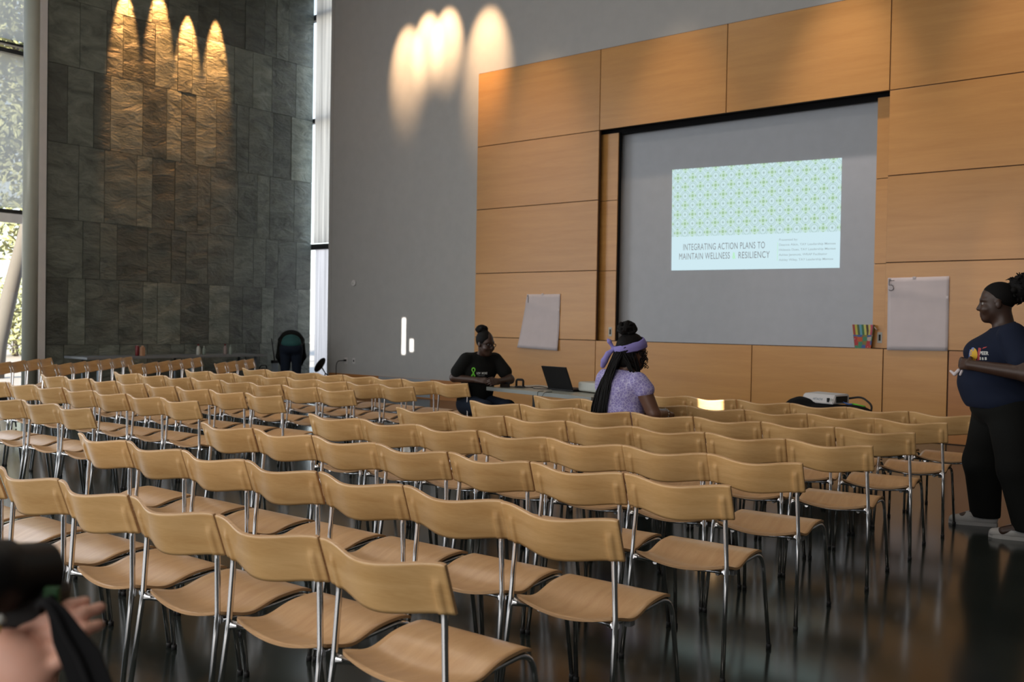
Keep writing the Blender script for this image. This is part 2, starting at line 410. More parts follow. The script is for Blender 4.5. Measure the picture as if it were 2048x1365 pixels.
# rear wall: solid, with two narrow openings that let slivers of low sun through
def wall_with_holes(name, x0, x1, z0, z1, y0, y1, holes, mat):
    xs = sorted(set([x0, x1]+[h[0] for h in holes]+[h[1] for h in holes]))
    zs = sorted(set([z0, z1]+[h[2] for h in holes]+[h[3] for h in holes]))
    bm = bmesh.new()
    for a, b in zip(xs, xs[1:]):
        for c, d in zip(zs, zs[1:]):
            if any(h[0] <= a and b <= h[1] and h[2] <= c and d <= h[3] for h in holes): continue
            box(bm, (a, y0, c), (b, y1, d))
    bmesh.ops.remove_doubles(bm, verts=bm.verts, dist=1e-5)
    return st(obj(name, bm, mat))
def sun_trace(p):
    p = Vector(p); t = (p.y-YB)/SUN_DIR.y
    return p-SUN_DIR*t
s1 = sun_trace((-3.72, 7.45, 0.72)); s2 = sun_trace((-12.48, YF, 1.12)); s3 = sun_trace((-12.27, YF, 0.97))
holes = [(s1.x-0.13, s1.x+0.13, s1.z-0.06, s1.z+0.22), (s2.x-0.055, s2.x+0.055, s2.z-0.33, s2.z+0.36), (s3.x-0.055, s3.x+0.055, s3.z-0.12, s3.z+0.12)]
wall_with_holes('wall_back', XL-0.3, XR+0.2, 0, ZC, YB-0.06, YB, holes, M['sidewall'])

# frosted window added out of view on the rear wall (it dresses the rear_fill_light lamp)
def make_added_window():
    root = thing('added_window_3', None, None, (-5, YB, 0)); st(root)
    xs = [-12.0, -9.6, -7.2, -4.8, -2.4, round(s1.x-0.17, 3), round(s1.x+0.17, 3), 2.0]
    for a, b in zip(xs, xs[1:]):
        if abs(a-(s1.x-0.17)) < 0.01: continue
        bx('frosted_pane', (a+5.03, 0.03, 0.98), (b+4.97, 0.04, 4.82), M['shade_bright'], root)
    for a in xs: bx('mullion', (a+4.97, 0.0, 0.9), (a+5.03, 0.07, 4.88), M['dark_metal'], root)
    for z in (0.92, 4.84): bx('transom', (-7.03, 0.0, z-0.04), (7.03, 0.08, z+0.04), M['dark_metal'], root)
make_added_window()

# grey front wall, notched for the screen recess
RX0, RX1, RZ0, RZ1 = -8.17, -3.76, 1.155, 4.46        # recess opening
wall_with_holes('wall_front', -14.56, XR+0.2, 0, ZC, YF, YF+0.36, [(-8.5, -3.4, 0.9, 4.9)], M['greywall'])

# stone wall of split slabs
def stone_wall():
    bm = bmesh.new(); lay = bm.faces.layers.float.new('slab')
    zs = [0, 0.91, 2.04, 3.02, 4.29, 5.59, 6.70, ZC]
    cols = [[7.59, 8.2, 8.58, 9.1, 9.57, 9.85, 10.29, 11.21, 11.54, 11.94, 12.31],
            [7.65, 7.95, 8.55, 9.01, 9.29, 9.76, 10.36, 10.82, 11.12, 11.57, 11.87, 12.48],
            [7.9, 8.2, 8.51, 9.09, 9.56, 9.86, 10.32, 10.9, 11.36, 11.66, 11.96, 12.42],
            [7.82, 8.27, 8.87, 9.17, 9.62, 10.09, 10.37, 10.98, 11.44, 11.74, 12.35],
            [7.62, 8.07, 8.37, 8.97, 9.44, 9.74, 10.04, 10.48, 10.94, 11.22, 11.81, 12.26],
            [7.82, 8.29, 8.59, 9.2, 9.65, 9.95, 10.25, 10.87, 11.3, 11.76, 12.36],
            [7.78, 8.37, 8.68, 9.13, 9.45, 10.06, 10.52, 11.11, 11.57, 11.86, 12.16]]
    rnd = random.Random(3)
    box(bm, (XL-0.30, YS, 0), (XL-0.02, 12.80, ZC))
    for r in range(7):
        ys = [YS]+cols[r]+[12.81]
        for a, b in zip(ys, ys[1:]):
            g = 0.004; d = rnd.uniform(-0.004, 0.004); val = rnd.random()
            before = set(bm.faces)
            # subdivided front so the split face is really uneven
            ny = max(2, int((b-a)/0.09)); nz = max(3, int((zs[r+1]-zs[r])/0.09))
            sd = rnd.uniform(0, 50)
            def pt(i, j, dx):
                y = a+g+(b-a-2*g)*i/ny; z = zs[r]+g+(zs[r+1]-zs[r]-2*g)*j/nz
                edge = 1.0 if 0 < i < ny and 0 < j < nz else 0.0
                h = (math.sin(y*9.1+z*5.3+sd)+math.sin(y*4.7-z*11.9+2*sd)+math.sin(y*17+z*23+sd*3)*.5)*0.0035*edge
                return Vector((XL+d+dx+h, y, z))
            T = [[bm.verts.new(pt(i, j, 0)) for j in range(nz+1)] for i in range(ny+1)]
            B = [bm.verts.new((XL-0.03, y, z)) for (y, z) in ((a+g, zs[r]+g), (b-g, zs[r]+g), (b-g, zs[r+1]-g), (a+g, zs[r+1]-g))]
            for i in range(ny):
                for j in range(nz):
                    bm.faces.new((T[i][j], T[i+1][j], T[i+1][j+1], T[i][j+1])).smooth = True
            rim = [[T[i][0] for i in range(ny+1)], [T[ny][j] for j in range(nz+1)], [T[i][nz] for i in range(ny, -1, -1)], [T[0][j] for j in range(nz, -1, -1)]]
            for k, s in enumerate(rim): bm.faces.new([bm.verts.new(B[k].co)]+[bm.verts.new(v.co) for v in s]+[bm.verts.new(B[(k+1) % 4].co)])
            for f in set(bm.faces)-before: f[lay] = val
    return st(obj('wall_left', bm, M['stone']))
stone_wall()

# ---- long glazed wall on the left (window_1): frame, panes, mullions
def glazing():
    root = thing('window_1', None, None, (XL-0.2, YS, 0)); st(root)
    def P(name, lo, hi, m): return bx(name, [lo[0]+0.2-XL, lo[1]-YS, lo[2]], [hi[0]+0.2-XL, hi[1]-YS, hi[2]], m, root)
    x = XL-0.2
    vs = [YB, -3.0, 0.0, 3.0, 6.0]
    for y in vs: P('mullion', (x-0.05, y-0.03, 0), (x+0.05, y+0.03, ZC), M['dark_metal'])
    for (z, h) in ((0.05, 0.05), (3.08, 0.03), (5.66, 0.035), (5.78, 0.02), (ZC-0.04, 0.04)):
        P('transom', (x-0.05, YB, z-h), (x+0.05, 7.04, z+h), M['dark_metal'])
    P('white_transom', (x-0.04, YB, 2.90), (x+0.06, 7.04, 3.04), M['white_metal'])
    for a, b in zip(vs, vs[1:]+[7.04]):
        for c, d in ((0.1, 2.90), (3.11, 5.62), (5.80, ZC-0.08)):
            P('pane', (x-0.006, a+0.03, c), (x+0.006, b-0.03, d), M['glass'])
    for a, b in zip(vs, vs[1:]+[7.04]):
        P('sheer_shade', (x+0.055, a+0.04, 3.14), (x+0.057, b-0.04, 5.60), M['sheer']); P('sheer_shade', (x+0.055, a+0.04, 5.84), (x+0.057, b-0.04, ZC-0.1), M['sheer'])
    P('frame_post', (XL-0.14, 7.10, 0), (XL+0.02, 7.27, ZC), M['white_metal'])
    P('frame_post', (XL-0.14, 7.04, 0), (XL-0.02, 7.085, ZC), M['white_metal'])
glazing()
bm = bmesh.new(); lathe(bm, [(0.115, 0.0), (0.115, ZC)], 32)
o = obj('steel_column', bm, M['steel']); o.location = (-15.35, 6.87, 0)
tag(o, 'round grey steel column standing by the left window beside the stone wall', 'column')

# ---- narrow end window between stone wall and grey wall (window_2)
def end_window():
    y = 12.90; x0, x1 = XL-0.6, -14.56
    root = thing('window_2', None, None, (-15.1, y, 0)); st(root)
    def P(name, lo, hi, m): return bx(name, [lo[0]+15.1, lo[1]-y, lo[2]], [hi[0]+15.1, hi[1]-y, hi[2]], m, root)
    for (z, h) in ((0.04, 0.04), (2.95, 0.055), (5.61, 0.045), (7.78, 0.06)):
        P('transom', (x0, y-0.05, z-h), (x1+0.1, y+0.05, z+h), M['dark_metal'])
    for c, d in ((0.08, 2.89), (3.01, 5.56), (5.66, 7.72), (7.84, ZC)):
        P('pane', (x0, y-0.005, c), (x1+0.1, y+0.005, d), M['glass'])
    P('frosted_pane', (-15.70, y+0.03, 0.08), (x1+0.1, y+0.04, 2.90), M['shade_bright'])
    P('roller_shade', (-15.535, y-0.165, 3.01), (x1+0.08, y-0.160, ZC), M['shade'])
end_window()
st(bx('trim_1', (-14.66, YF+0.0, 0), (-14.565, YF+0.40, ZC), M['greywall']))

# ---- wood panelling in front of the grey wall
PT = 0.055                      # panel stand-off
def panelling():
    root = thing('trim_2', None, None, (-8.2, YF-PT, 0)); st(root)
    bmb = bmesh.new()
    # dark backing seen in the joints
    for lo, hi in (((-10.70, YF-PT+0.02, 0), (RX0, YF+0.0, 5.73)), ((RX1, YF-PT+0.02, 0), (1.5, YF+0.0, 5.73)),
                   ((RX0, YF-PT+0.02, RZ1+0.0), (RX1, YF+0.0, 5.73)), ((RX0, YF-PT+0.02, 0), (RX1, YF+0.0, RZ0-0.012))):
        box(bmb, (lo[0]+8.2, lo[1]-YF+PT, lo[2]), (hi[0]+8.2, hi[1]-YF+PT, hi[2]))
    obj('backing', bmb, M['seam'], root)
    g = 0.006
    zs = [0.0, 1.155, 2.257, 3.365, 4.455, 5.725]
    def panel(x0, x1, z0, z1):
        bx('panel', (x0+8.2+g, 0, z0+g), (x1+8.2-g, 0.022, z1-g), M['veneer'], root, 0.002)
    for z0, z1 in zip(zs, zs[1:]):
        panel(-10.70, RX0, z0, z1)
        x = RX1
        if z0 == 0.0: panel(RX1, -2.985, 0, z1); panel(-1.9, 1.5, 0, z1)
        else: panel(RX1, -0.9, z0, z1); panel(-0.9, 1.5, z0, z1)
    panel(RX0, -6.02, 4.455, 5.725); panel(-6.02, RX1, 4.455, 5.725)
    panel(RX0, -5.55, 0, 1.155); panel(-5.55, RX1, 0, 1.155)
panelling()
# recessed cupboard door at the right
d = thing('door_3', None, None, (-2.985, YF-PT, 0)); st(d)
bx('door_leaf', (0.01, 0.006, 0.01), (1.075, 0.019, 1.15), M['veneer_dark'], d)
bm = bmesh.new(); tube(bm, fillet_path([(0.12, 0.03, 0.78), (0.12, -0.01, 0.78), (0.12, -0.01, 0.90), (0.12, 0.03, 0.90)], 0.01), 0.006, 8)
obj('door_handle', bm, M['dark_metal'], d, True)

# wood baseboard under the grey wall, with a vent
st(bx('baseboard_front', (-14.56, YF-0.035, 0), (-10.70, YF, 0.352), M['veneer_dark']))
v = thing('air_vent', 'grey metal air vent set in the wooden baseboard below the grey wall', 'vent', (-12.43, YF-0.045, 0.02))
bx('frame', (-0.68, 0, 0), (0.68, 0.012, 0.33), M['vent'], v, 0.003)
bm = bmesh.new()
for k in range(11): box(bm, (-0.65, -0.006, 0.025+k*0.026), (0.65, 0.004, 0.039+k*0.026))
obj('louvre_slats', bm, M['vent'], v)

# ---- recess: screen wall, sliding doors, dark gaps
scr = thing('projection_screen', 'large grey projection screen in the recess of the wooden wall, slide shown on it', 'screen', (-5.9, YF+0.26, 1.15))
bx('screen_surface', (RX0-0.25+5.9, 0, 0.0), (RX1+0.3+5.9, 0.03, 3.6), M['screen'], scr)
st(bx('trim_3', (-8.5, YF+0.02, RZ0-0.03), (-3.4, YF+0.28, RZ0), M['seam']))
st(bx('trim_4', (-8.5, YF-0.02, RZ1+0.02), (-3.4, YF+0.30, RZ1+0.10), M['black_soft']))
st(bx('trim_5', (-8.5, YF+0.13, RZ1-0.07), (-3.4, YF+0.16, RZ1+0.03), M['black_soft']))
def slider(name, x0, x1, px):
    d = thing(name, None, None, (x0, YF+0.08, RZ0)); st(d)
    g = 0.004
    zz = [0, 1.10, 2.205, 3.26]
    for a, b in zip(zz, zz[1:]):
        bx('door_panel', (0, 0, a+g), (x1-x0, 0.035, b-g), M['veneer'], d, 0.002)
    bx('edge_strip', (0.01, 0.006, 0), (x1-x0-0.01, 0.03, 3.26), M['seam'], d)
    h = bx('flush_pull', (px-x0-0.03, -0.004, 0.07), (px-x0+0.03, 0.0, 0.21), M['silver'], d, 0.002)
    bx('pull_slot', (px-x0-0.013, -0.006, 0.10), (px-x0+0.013, -0.0035, 0.18), M['black'], h)
slider('door_1', -8.62, -7.90, -7.985)
slider('door_2', -3.945, -3.3, -3.85)
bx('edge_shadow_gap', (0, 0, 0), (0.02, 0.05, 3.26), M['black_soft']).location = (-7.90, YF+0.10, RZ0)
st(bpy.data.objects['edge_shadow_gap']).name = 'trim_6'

# ---- projected slide
def slide_mat():
    m = bpy.data.materials.new('slide_light'); m.use_nodes = True
    n = m.node_tree.nodes; l = m.node_tree.links; n.clear()
    out = n.new('ShaderNodeOutputMaterial'); em = n.new('ShaderNodeEmission'); uv = n.new('ShaderNodeUVMap'); sp = n.new('ShaderNodeSeparateXYZ')
    l.new(uv.outputs[0], sp.inputs[0])
    def mth(op, a, b=None, c=None):
        q = n.new('ShaderNodeMath'); q.operation = op
        for i, x in enumerate((a, b, c)):
            if x is None: continue
            if isinstance(x, (int, float)): q.inputs[i].default_value = x
            else: l.new(x, q.inputs[i])
        return q.outputs[0]
    U, V = sp.outputs['X'], sp.outputs['Y']
    a = mth('DIVIDE', mth('SUBTRACT', U, 0.0386), 0.0966); b = mth('DIVIDE', mth('SUBTRACT', V, 0.459), 0.181)
    def cell(sa, sb):
        fa = mth('SUBTRACT', mth('FRACT', mth('ADD', a, sa)), 0.5); fb = mth('SUBTRACT', mth('FRACT', mth('ADD', b, sb)), 0.5)
        return fa, fb, mth('SQRT', mth('ADD', mth('MULTIPLY', fa, fa), mth('MULTIPLY', fb, fb)))
    c1 = cell(0.5, 0.5)[2]; c2 = cell(0.0, 0.0)[2]; dc = mth('MINIMUM', c1, c2)
    f1 = cell(0.0, 0.5); f2 = cell(0.5, 0.0); dg = mth('MINIMUM', f1[2], f2[2])
    ring = mth('LESS_THAN', mth('ABSOLUTE', mth('SUBTRACT', dc, 0.20)), 0.018)
    ring2 = mth('LESS_THAN', mth('ABSOLUTE', mth('SUBTRACT', dc, 0.285)), 0.014)
    dot = mth('LESS_THAN', dc, 0.055)
    gd = mth('LESS_THAN', dg, 0.085)
    dg2 = mth('MINIMUM', mth('ABSOLUTE', mth('SUBTRACT', dg, 0.20)), 1.0)
    ax = mth('MINIMUM', mth('MINIMUM', mth('ABSOLUTE', f1[0]), mth('ABSOLUTE', f1[1])), mth('MINIMUM', mth('ABSOLUTE', f2[0]), mth('ABSOLUTE', f2[1])))
    sd = mth('MULTIPLY', mth('LESS_THAN', dg2, 0.045), mth('LESS_THAN', ax, 0.045))
    star = mth('LESS_THAN', dg, 0.20)
    inp = mth('GREATER_THAN', V, 0.332)
    def mixc(f, A, B):
        q = n.new('ShaderNodeMixRGB')
        l.new(f, q.inputs[0])
        for i, x in ((1, A), (2, B)):
            if isinstance(x, tuple): q.inputs[i].default_value = (*x, 1)
            else: l.new(x, q.inputs[i])
        return q.outputs[0]
    base = (0.60, 0.79, 0.82); lite = (0.56, 0.76, 0.67); grey = (0.42, 0.58, 0.57); grn = (0.36, 0.55, 0.34)
    c = mixc(star, base, lite); c = mixc(ring2, c, grey); c = mixc(ring, c, grey); c = mixc(dot, c, (0.38, 0.50, 0.50)); c = mixc(gd, c, grn); c = mixc(sd, c, grn)
    c = mixc(inp, (0.63, 0.82, 0.88), c)
    l.new(c, em.inputs[0]); em.inputs[1].default_value = 0.93; l.new(em.outputs[0], out.inputs[0])
    return m
def slide():
    yo = -0.004
    C = [Vector((-7.04, 0, 3.781)), Vector((-4.458, 0, 3.712)), Vector((-4.455, 0, 2.226)), Vector((-7.02, 0, 2.248))]   # tl tr br bl (refined below)
    off = Vector((-5.9, 0, 1.15)); C = [c-off for c in C]
    for c in C: c.y = yo
    bm = bmesh.new(); uvl = bm.loops.layers.uv.new('UVMap'); nu, nv = 12, 8; G = []
    for i in range(nu+1):
        row = []
        for j in range(nv+1):
            u, v = i/nu, j/nv
            p = (C[3]*(1-u)+C[2]*u)*(1-v)+(C[0]*(1-u)+C[1]*u)*v
            row.append((bm.verts.new(p), u, v))
        G.append(row)
    for i in range(nu):
        for j in range(nv):
            q = [G[i][j], G[i+1][j], G[i+1][j+1], G[i][j+1]]
            f = bm.faces.new([t[0] for t in q])
            for lp, t in zip(f.loops, q): lp[uvl].uv = (t[1], t[2])
    s = obj('projected_slide', bm, slide_mat(), scr); s['label'] = 'bright projected slide with green circle pattern'
    def em(name, c):
        m = bpy.data.materials.new(name); m.use_nodes = True; n = m.node_tree.nodes; n.clear()
        o_ = n.new('ShaderNodeOutputMaterial'); e_ = n.new('ShaderNodeEmission'); e_.inputs[0].default_value = (*c, 1)
        m.node_tree.links.new(e_.outputs[0], o_.inputs[0]); return m
    mg = em('slide_text_grey', (0.22, 0.24, 0.25)); mgr = em('slide_text_green', (0.45, 0.80, 0.50)); ml = em('slide_text_light', (0.34, 0.42, 0.44))
    Wd = (C[2]-C[3]).length; Hh = (C[0]-C[3]).length
    def put(name, body, u, v, h, wid, m, bold=0.0, sp=1.0):
        t = text_mesh(name, body, 1.0, m, s, 1.0, bold, sp, extr=0.0)
        xs = [p.co.x for p in t.data.vertices]; ysv = [p.co.y for p in t.data.vertices]
        sx = wid*Wd/(max(xs)-min(xs)); cap = 0.70
        x0 = min(xs)
        for p in t.data.vertices:
            X = (p.co.x-x0)*sx; Y = p.co.y*h*Hh/cap
            uu = u+X/Wd; vv = v+Y/Hh
            q = (C[3]*(1-uu)+C[2]*uu)*(1-vv)+(C[0]*(1-uu)+C[1]*uu)*vv
            p.co = Vector((q.x, yo-0.002, q.z))
        return t
    put('title_text', 'INTEGRATING ACTION PLANS TO', 0.078, 0.197, 0.063, 0.505, mg, 0.0, 1.08)
    put('title_text', 'MAINTAIN WELLNESS', 0.052, 0.106, 0.063, 0.322, mg, 0.0, 1.08)
    put('title_ampersand', '&', 0.390, 0.106, 0.058, 0.020, mgr, 0.03)
    put('title_text', 'RESILIENCY', 0.427, 0.106, 0.063, 0.185, mg, 0.0, 1.08)
    for k, (tx, w) in enumerate((('Presented by:', 0.105), ('Deanna Aikin, TAY Leadership Mentee', 0.312), ('Hideesia Dues, TAY Leadership Mentee', 0.312), ('Ashlee Jemmott, WRAP Facilitator', 0.268), ('Ashley Wiley, TAY Leadership Mentee', 0.300))):
        put('presenter_text', tx, 0.665, 0.262-k*0.047, 0.020, w, ml, 0.008)
    bmv = bmesh.new(); box(bmv, (C[3].x+0.655*Wd, yo-0.002, C[3].z+0.065*Hh), (C[3].x+0.657*Wd, yo-0.001, C[3].z+0.235*Hh)); obj('divider_line', bmv, mgr, s)
slide()

# ---- flip chart sheets
def sheet(name, label, corners, y, curl, mark):
    root = thing(name, label, 'paper', (corners[3][0], y, corners[3][1]))
    ox, oz = corners[3]
    bm = bmesh.new(); n = 16; G = []; Bk = []
    for i in range(n+1):
        for j in range(n+1):
            u, v = i/n, j/n
            x = (corners[3][0]*(1-u)+corners[2][0]*u)*(1-v)+(corners[0][0]*(1-u)+corners[1][0]*u)*v
            z = (corners[3][1]*(1-u)+corners[2][1]*u)*(1-v)+(corners[0][1]*(1-u)+corners[1][1]*u)*v
            bulge = 0.012*math.exp(-((v-0.86+0.16*u)/0.045)**2)+0.008*math.exp(-((v-1.0+1.3*u)/0.10)**2)*(1-u)+0.006*math.sin(u*5+v*3)**2
            dy = -0.002-bulge-curl*(1-v)**3*(1-0.4*u)
            G.append(bm.verts.new((x-ox, dy, z-oz))); Bk.append(bm.verts.new((x-ox, dy+0.0008, z-oz)))
    I = lambda i, j: i*(n+1)+j
    for i in range(n):
        for j in range(n):
            a = (I(i, j), I(i+1, j), I(i+1, j+1), I(i, j+1))
            bm.faces.new([G[k] for k in a]).smooth = True; bm.faces.new([Bk[k] for k in a[::-1]]).smooth = True
    for k in range(n):
        for (p, q) in ((I(k, 0), I(k+1, 0)), (I(k, n), I(k+1, n)), (I(0, k), I(0, k+1)), (I(n, k), I(n, k+1))):
            bm.faces.new((G[p], G[q], Bk[q], Bk[p]))
    obj('sheet', bm, M['paper'], root, True)
    bm = bmesh.new(); tube(bm, [(corners[0][0]-ox+px, -0.024, corners[0][1]-oz+pz) for px, pz in mark], 0.004, 6)
    o = obj('handwritten_number', bm, M['ink'], root)
    bm = bmesh.new(); box(bm, (corners[0][0]-ox+0.3, -0.012, corners[0][1]-oz-0.012), (corners[0][0]-ox+0.34, 0.001, corners[0][1]-oz+0.012)); obj('tape_strip', bm, M['paper'], root)
five = [(0.085, -0.035), (0.022, -0.035), (0.022, -0.035), (0.020, -0.095), (0.045, -0.090), (0.070, -0.105), (0.078, -0.135), (0.062, -0.158), (0.035, -0.162), (0.018, -0.150)]
sheet('flip_chart_sheet', 'white flip chart sheet marked 5, taped right of the screen', [(-3.72, 2.06), (-2.99, 2.07), (-2.985, 1.15), (-3.71, 1.14)], YF-PT-0.004, 0.01, five)
sheet('flip_chart_sheet', 'slanting white flip chart sheet marked 1, taped left of the screen', [(-9.54, 1.89), (-8.86, 1.89), (-8.88, 0.97), (-9.70, 1.0)], YF-PT-0.004, 0.05, [(0.03, -0.03), (0.035, -0.14)])

# ---- small things on the grey wall
o = thing('power_outlet', 'white power outlet with a black plug and cable, low on the grey wall', 'outlet', (-14.08, YF-0.012, 0.55))
bx('cover_plate', (-0.04, 0, 0), (0.04, 0.012, 0.12), M['white_plastic'], o, 0.003)
bx('plug', (-0.02, -0.045, 0.05), (0.025, 0.0, 0.085), M['black'], o, 0.006)
bm = bmesh.new(); tube(bm, fillet_path([(0, -0.045, 0.067), (-0.13, -0.09, 0.055), (-0.17, -0.10, -0.02), (-0.17, -0.10, -0.54), (-0.6, -0.2, -0.54)], 0.05), 0.008, 8); obj('cable', bm, M['black'], o)
o = thing('power_outlet', 'small white outlet without a plug, low on the grey wall', 'outlet', (-13.85, YF-0.012, 0.56))
bx('cover_plate', (-0.035, 0, 0), (0.035, 0.012, 0.11), M['white_plastic'], o, 0.003)
bx('socket', (-0.014, -0.003, 0.035), (0.014, 0.001, 0.075), M['black'], o)
o = thing('wall_thermostat', 'small pale oval thermostat high on the grey wall near its left edge', 'thermostat', (-13.88, YF-0.001, 2.07))
bm = bmesh.new(); lathe(bm, [(0.06, 0), (0.06, 0.02), (0.05, 0.03)], 24, (0, 0, 0.07), Matrix.Rotation(PI/2, 3, 'X')); obj('cover', bm, M['white_plastic'], o)
bm = bmesh.new(); lathe(bm, [(0.02, 0.028), (0.018, 0.034)], 16, (0, 0, 0.06), Matrix.Rotation(PI/2, 3, 'X')); obj('dial', bm, M['silver'], o)

# ================================================================== CHAIRS
HW = 0.2345            # half width of the back band
Y0 = -0.20             # uprights
def make_chair():
    P = {}
    # ---- back band: bowed, reclined, ends flat, with raised channels where the uprights run in
    us = sorted(set([round(-1+2*i/36, 4) for i in range(37)]+[s*(0.838+d) for s in (-1, 1) for d in (-.085, -.06, -.045, -.03, -.015, 0, .015, .03, .045, .06, .085)]))
    nu = len(us)-1; nv = 14
    def back(side):
        def f(i, j):
            u = us[i]; v = j/nv
            bell = 0.5*(1+math.cos(PI*u))
            r = 0.012                                        # rounded corners
            z = 0.632+0.143*v-0.020*bell
            y = Y0+0.012-0.048*v-0.058*bell
            x = HW*u*(1.0-0.0*v)
            if abs(u) > 0.96:
                k = (abs(u)-0.96)/0.04
                z += (0.5-v)*2*0.002*k*k
            # embossed channel
            du = (abs(u)-0.838)*HW; top = 0.56
            w = math.exp(-(du/0.0125)**4)
            if v > top: w *= math.exp(-((v-top)*0.143/0.013)**2)
            y += -0.0085*w if side else -0.0085*w
            n = 0.0045 if side else -0.0045
            return Vector((x, y-n, z-n*0.33))
        return f
    bm = bmesh.new(); slab_grid(bm, back(True), back(False), nu, nv)
    P['backrest'] = obj('backrest', bm, [M['ply'], M['ply_edge']])
    # ---- seat: saddle-shaped ply shell
    nu2, nv2 = 20, 24
    def seat(side):
        def f(i, j):
            u = -1+2*i/nu2; v = j/nv2
            D = 0.405; w = 0.207
            d = min(v, 1-v)*D; r = 0.035 if v > .5 else 0.02
            if d < r: w = w-r+math.sqrt(max(0, r*r-(r-d)**2))
            y = Y0+0.012+D*v-0.012*(1-u*u)*(1-v)**3
            z = 0.447-0.030*math.exp(-((v-0.30)/0.21)**2)-0.030*(1-u*u)*math.exp(-(v/0.34)**2)
            t = max(0, (v-0.80)/0.20); z -= 0.022*t*t
            return Vector((w*u, y, z-(0.0 if side else 0.010)))
        return f
    bm = bmesh.new(); slab_grid(bm, seat(True), seat(False), nu2, nv2)
    P['seat'] = obj('seat', bm, [M['ply_seat'], M['ply_edge']])
    # ---- legs
    rr, fr, caps = [], [], []
    for s in (-1, 1):
        path = fillet_path([(s*.224, Y0-.052, 0.012), (s*.210, Y0+.0, .43), (s*.1975, Y0+.006, .635), (s*.196, Y0-.0215, .722)], [0, .02, .02, 0], 4)
        bm = bmesh.new(); tube(bm, path, 0.0095, 10); rr.append(obj('rear_leg', bm, M['chrome']))
        path = fillet_path([(s*.222, Y0+.452, 0.012), (s*.205, Y0+.398, .432), (s*.165, Y0+.17, .398), (s*.14, Y0+.07, .392)], [0, .075, .1, 0], 7)
        bm = bmesh.new(); tube(bm, path, 0.009, 10); fr.append(obj('front_leg', bm, M['chrome']))
        for y in (Y0-.052, Y0+.452):
            bm = bmesh.new(); lathe(bm, [(0.0115, 0.0), (0.0115, 0.018), (0.010, 0.021)], 10, (s*(.224 if y < Y0 else .222), y, 0))
            caps.append(obj('foot_cap', bm, M['rubber']))
    # ---- rail under the seat joining both sides (tapered brackets at the uprights)
    pts = []; rad = []
    for k in range(25):
        t = -1+2*k/24; a = abs(t)
        pts.append((t*.208, Y0+.004+0.085*(1-a**2.2), 0.420-0.034*(1-a**1.6)))
        rad.append(0.0065+0.0085*max(0, (a-.62)/.38)**1.5)
    bm = bmesh.new(); tube(bm, pts, rad, 10)
    P['seat_rail'] = obj('seat_rail', bm, M['chrome'])
    bufs = []
    for s in (-1, 1):
        bm = bmesh.new(); box(bm, (s*.168-.013, Y0+.15, .372), (s*.168+.013, Y0+.185, .396), 0.004); bufs.append(obj('stacking_buffer', bm, M['buffer']))
    return P, rr, fr, caps, bufs
ORD = ['', 'first', 'second', 'third', 'fourth', 'fifth', 'sixth', 'seventh', 'eighth', 'ninth']
proto_parts = make_chair()
def _detach(o): COL.objects.unlink(o)
P_, rr_, fr_, caps_, bufs_ = proto_parts
tmpl = [P_['seat'], P_['backrest']]+rr_+fr_+[P_['seat_rail']]+bufs_
for o in tmpl+caps_: _detach(o)
NCH = [0]
def place_chair(x, y, rz, label, group, caps=True):
    t = thing('plywood_chair', label, 'chair', (x, y, 0), rz, group)
    made = {}
    for o in tmpl:
        c = o.copy(); COL.objects.link(c); c.parent = t; made[o.name] = c
    if caps:
        # caps order: (s,-rear),(s,front)
        legs = [rr_[0], fr_[0], rr_[1], fr_[1]]
        for o, lg in zip(caps_, legs):
            c = o.copy(); COL.objects.link(c); c.parent = made[lg.name]
    NCH[0] += 1
    return t
# rows: first back corner (x, y), row direction angle, pitch, chairs; measured along each row from its aisle end
RIGHT = [((-1.599, 1.756), -3.1056, .4820, 7), ((-1.572, 2.530), -3.1135, .4722, 7), ((-1.590, 3.375), -3.0902, .4760, 7),
         ((-1.620, 4.192), -3.0853, .4712, 7), ((-1.588, 5.090), -3.0466, .4716, 7), ((-1.608, 5.941), -3.0453, .4745, 7),
         ((-1.624, 6.757), -3.0454, .4690, 7), ((-1.607, 7.490), -3.1400, .4723, 6)]
LEFT = [((-6.136, 3.159), -3.0922, .4730, 4), ((-6.192, 4.008), -3.0827, .4739, 7), ((-6.185, 4.771), -3.1050, .4888, 8),
        ((-6.306, 5.644), -3.0921, .4778, 8), ((-6.297, 6.403), -3.1286, .4774, 8), ((-6.315, 7.200), -3.1311, .4742, 8)]
ANG = [((-13.982, 6.569), -0.8002, .4728, 6), ((-13.929, 7.810), -0.8375, .4721, 7), ((-13.256, 8.608), -0.8971, .4729, 6), ((-12.439, 9.019), -0.9057, .4728, 4)]
RN = ['nearest row', 'second row from the camera', 'third row from the camera', 'fourth row from the camera', 'fifth row from the camera', 'sixth row from the camera', 'seventh row from the camera', 'front row facing the screen']
LN = ['nearest row', 'second row back', 'third row back', 'fourth row back', 'fifth row back', 'farthest row']
rj = random.Random(11)
SEATS = {}
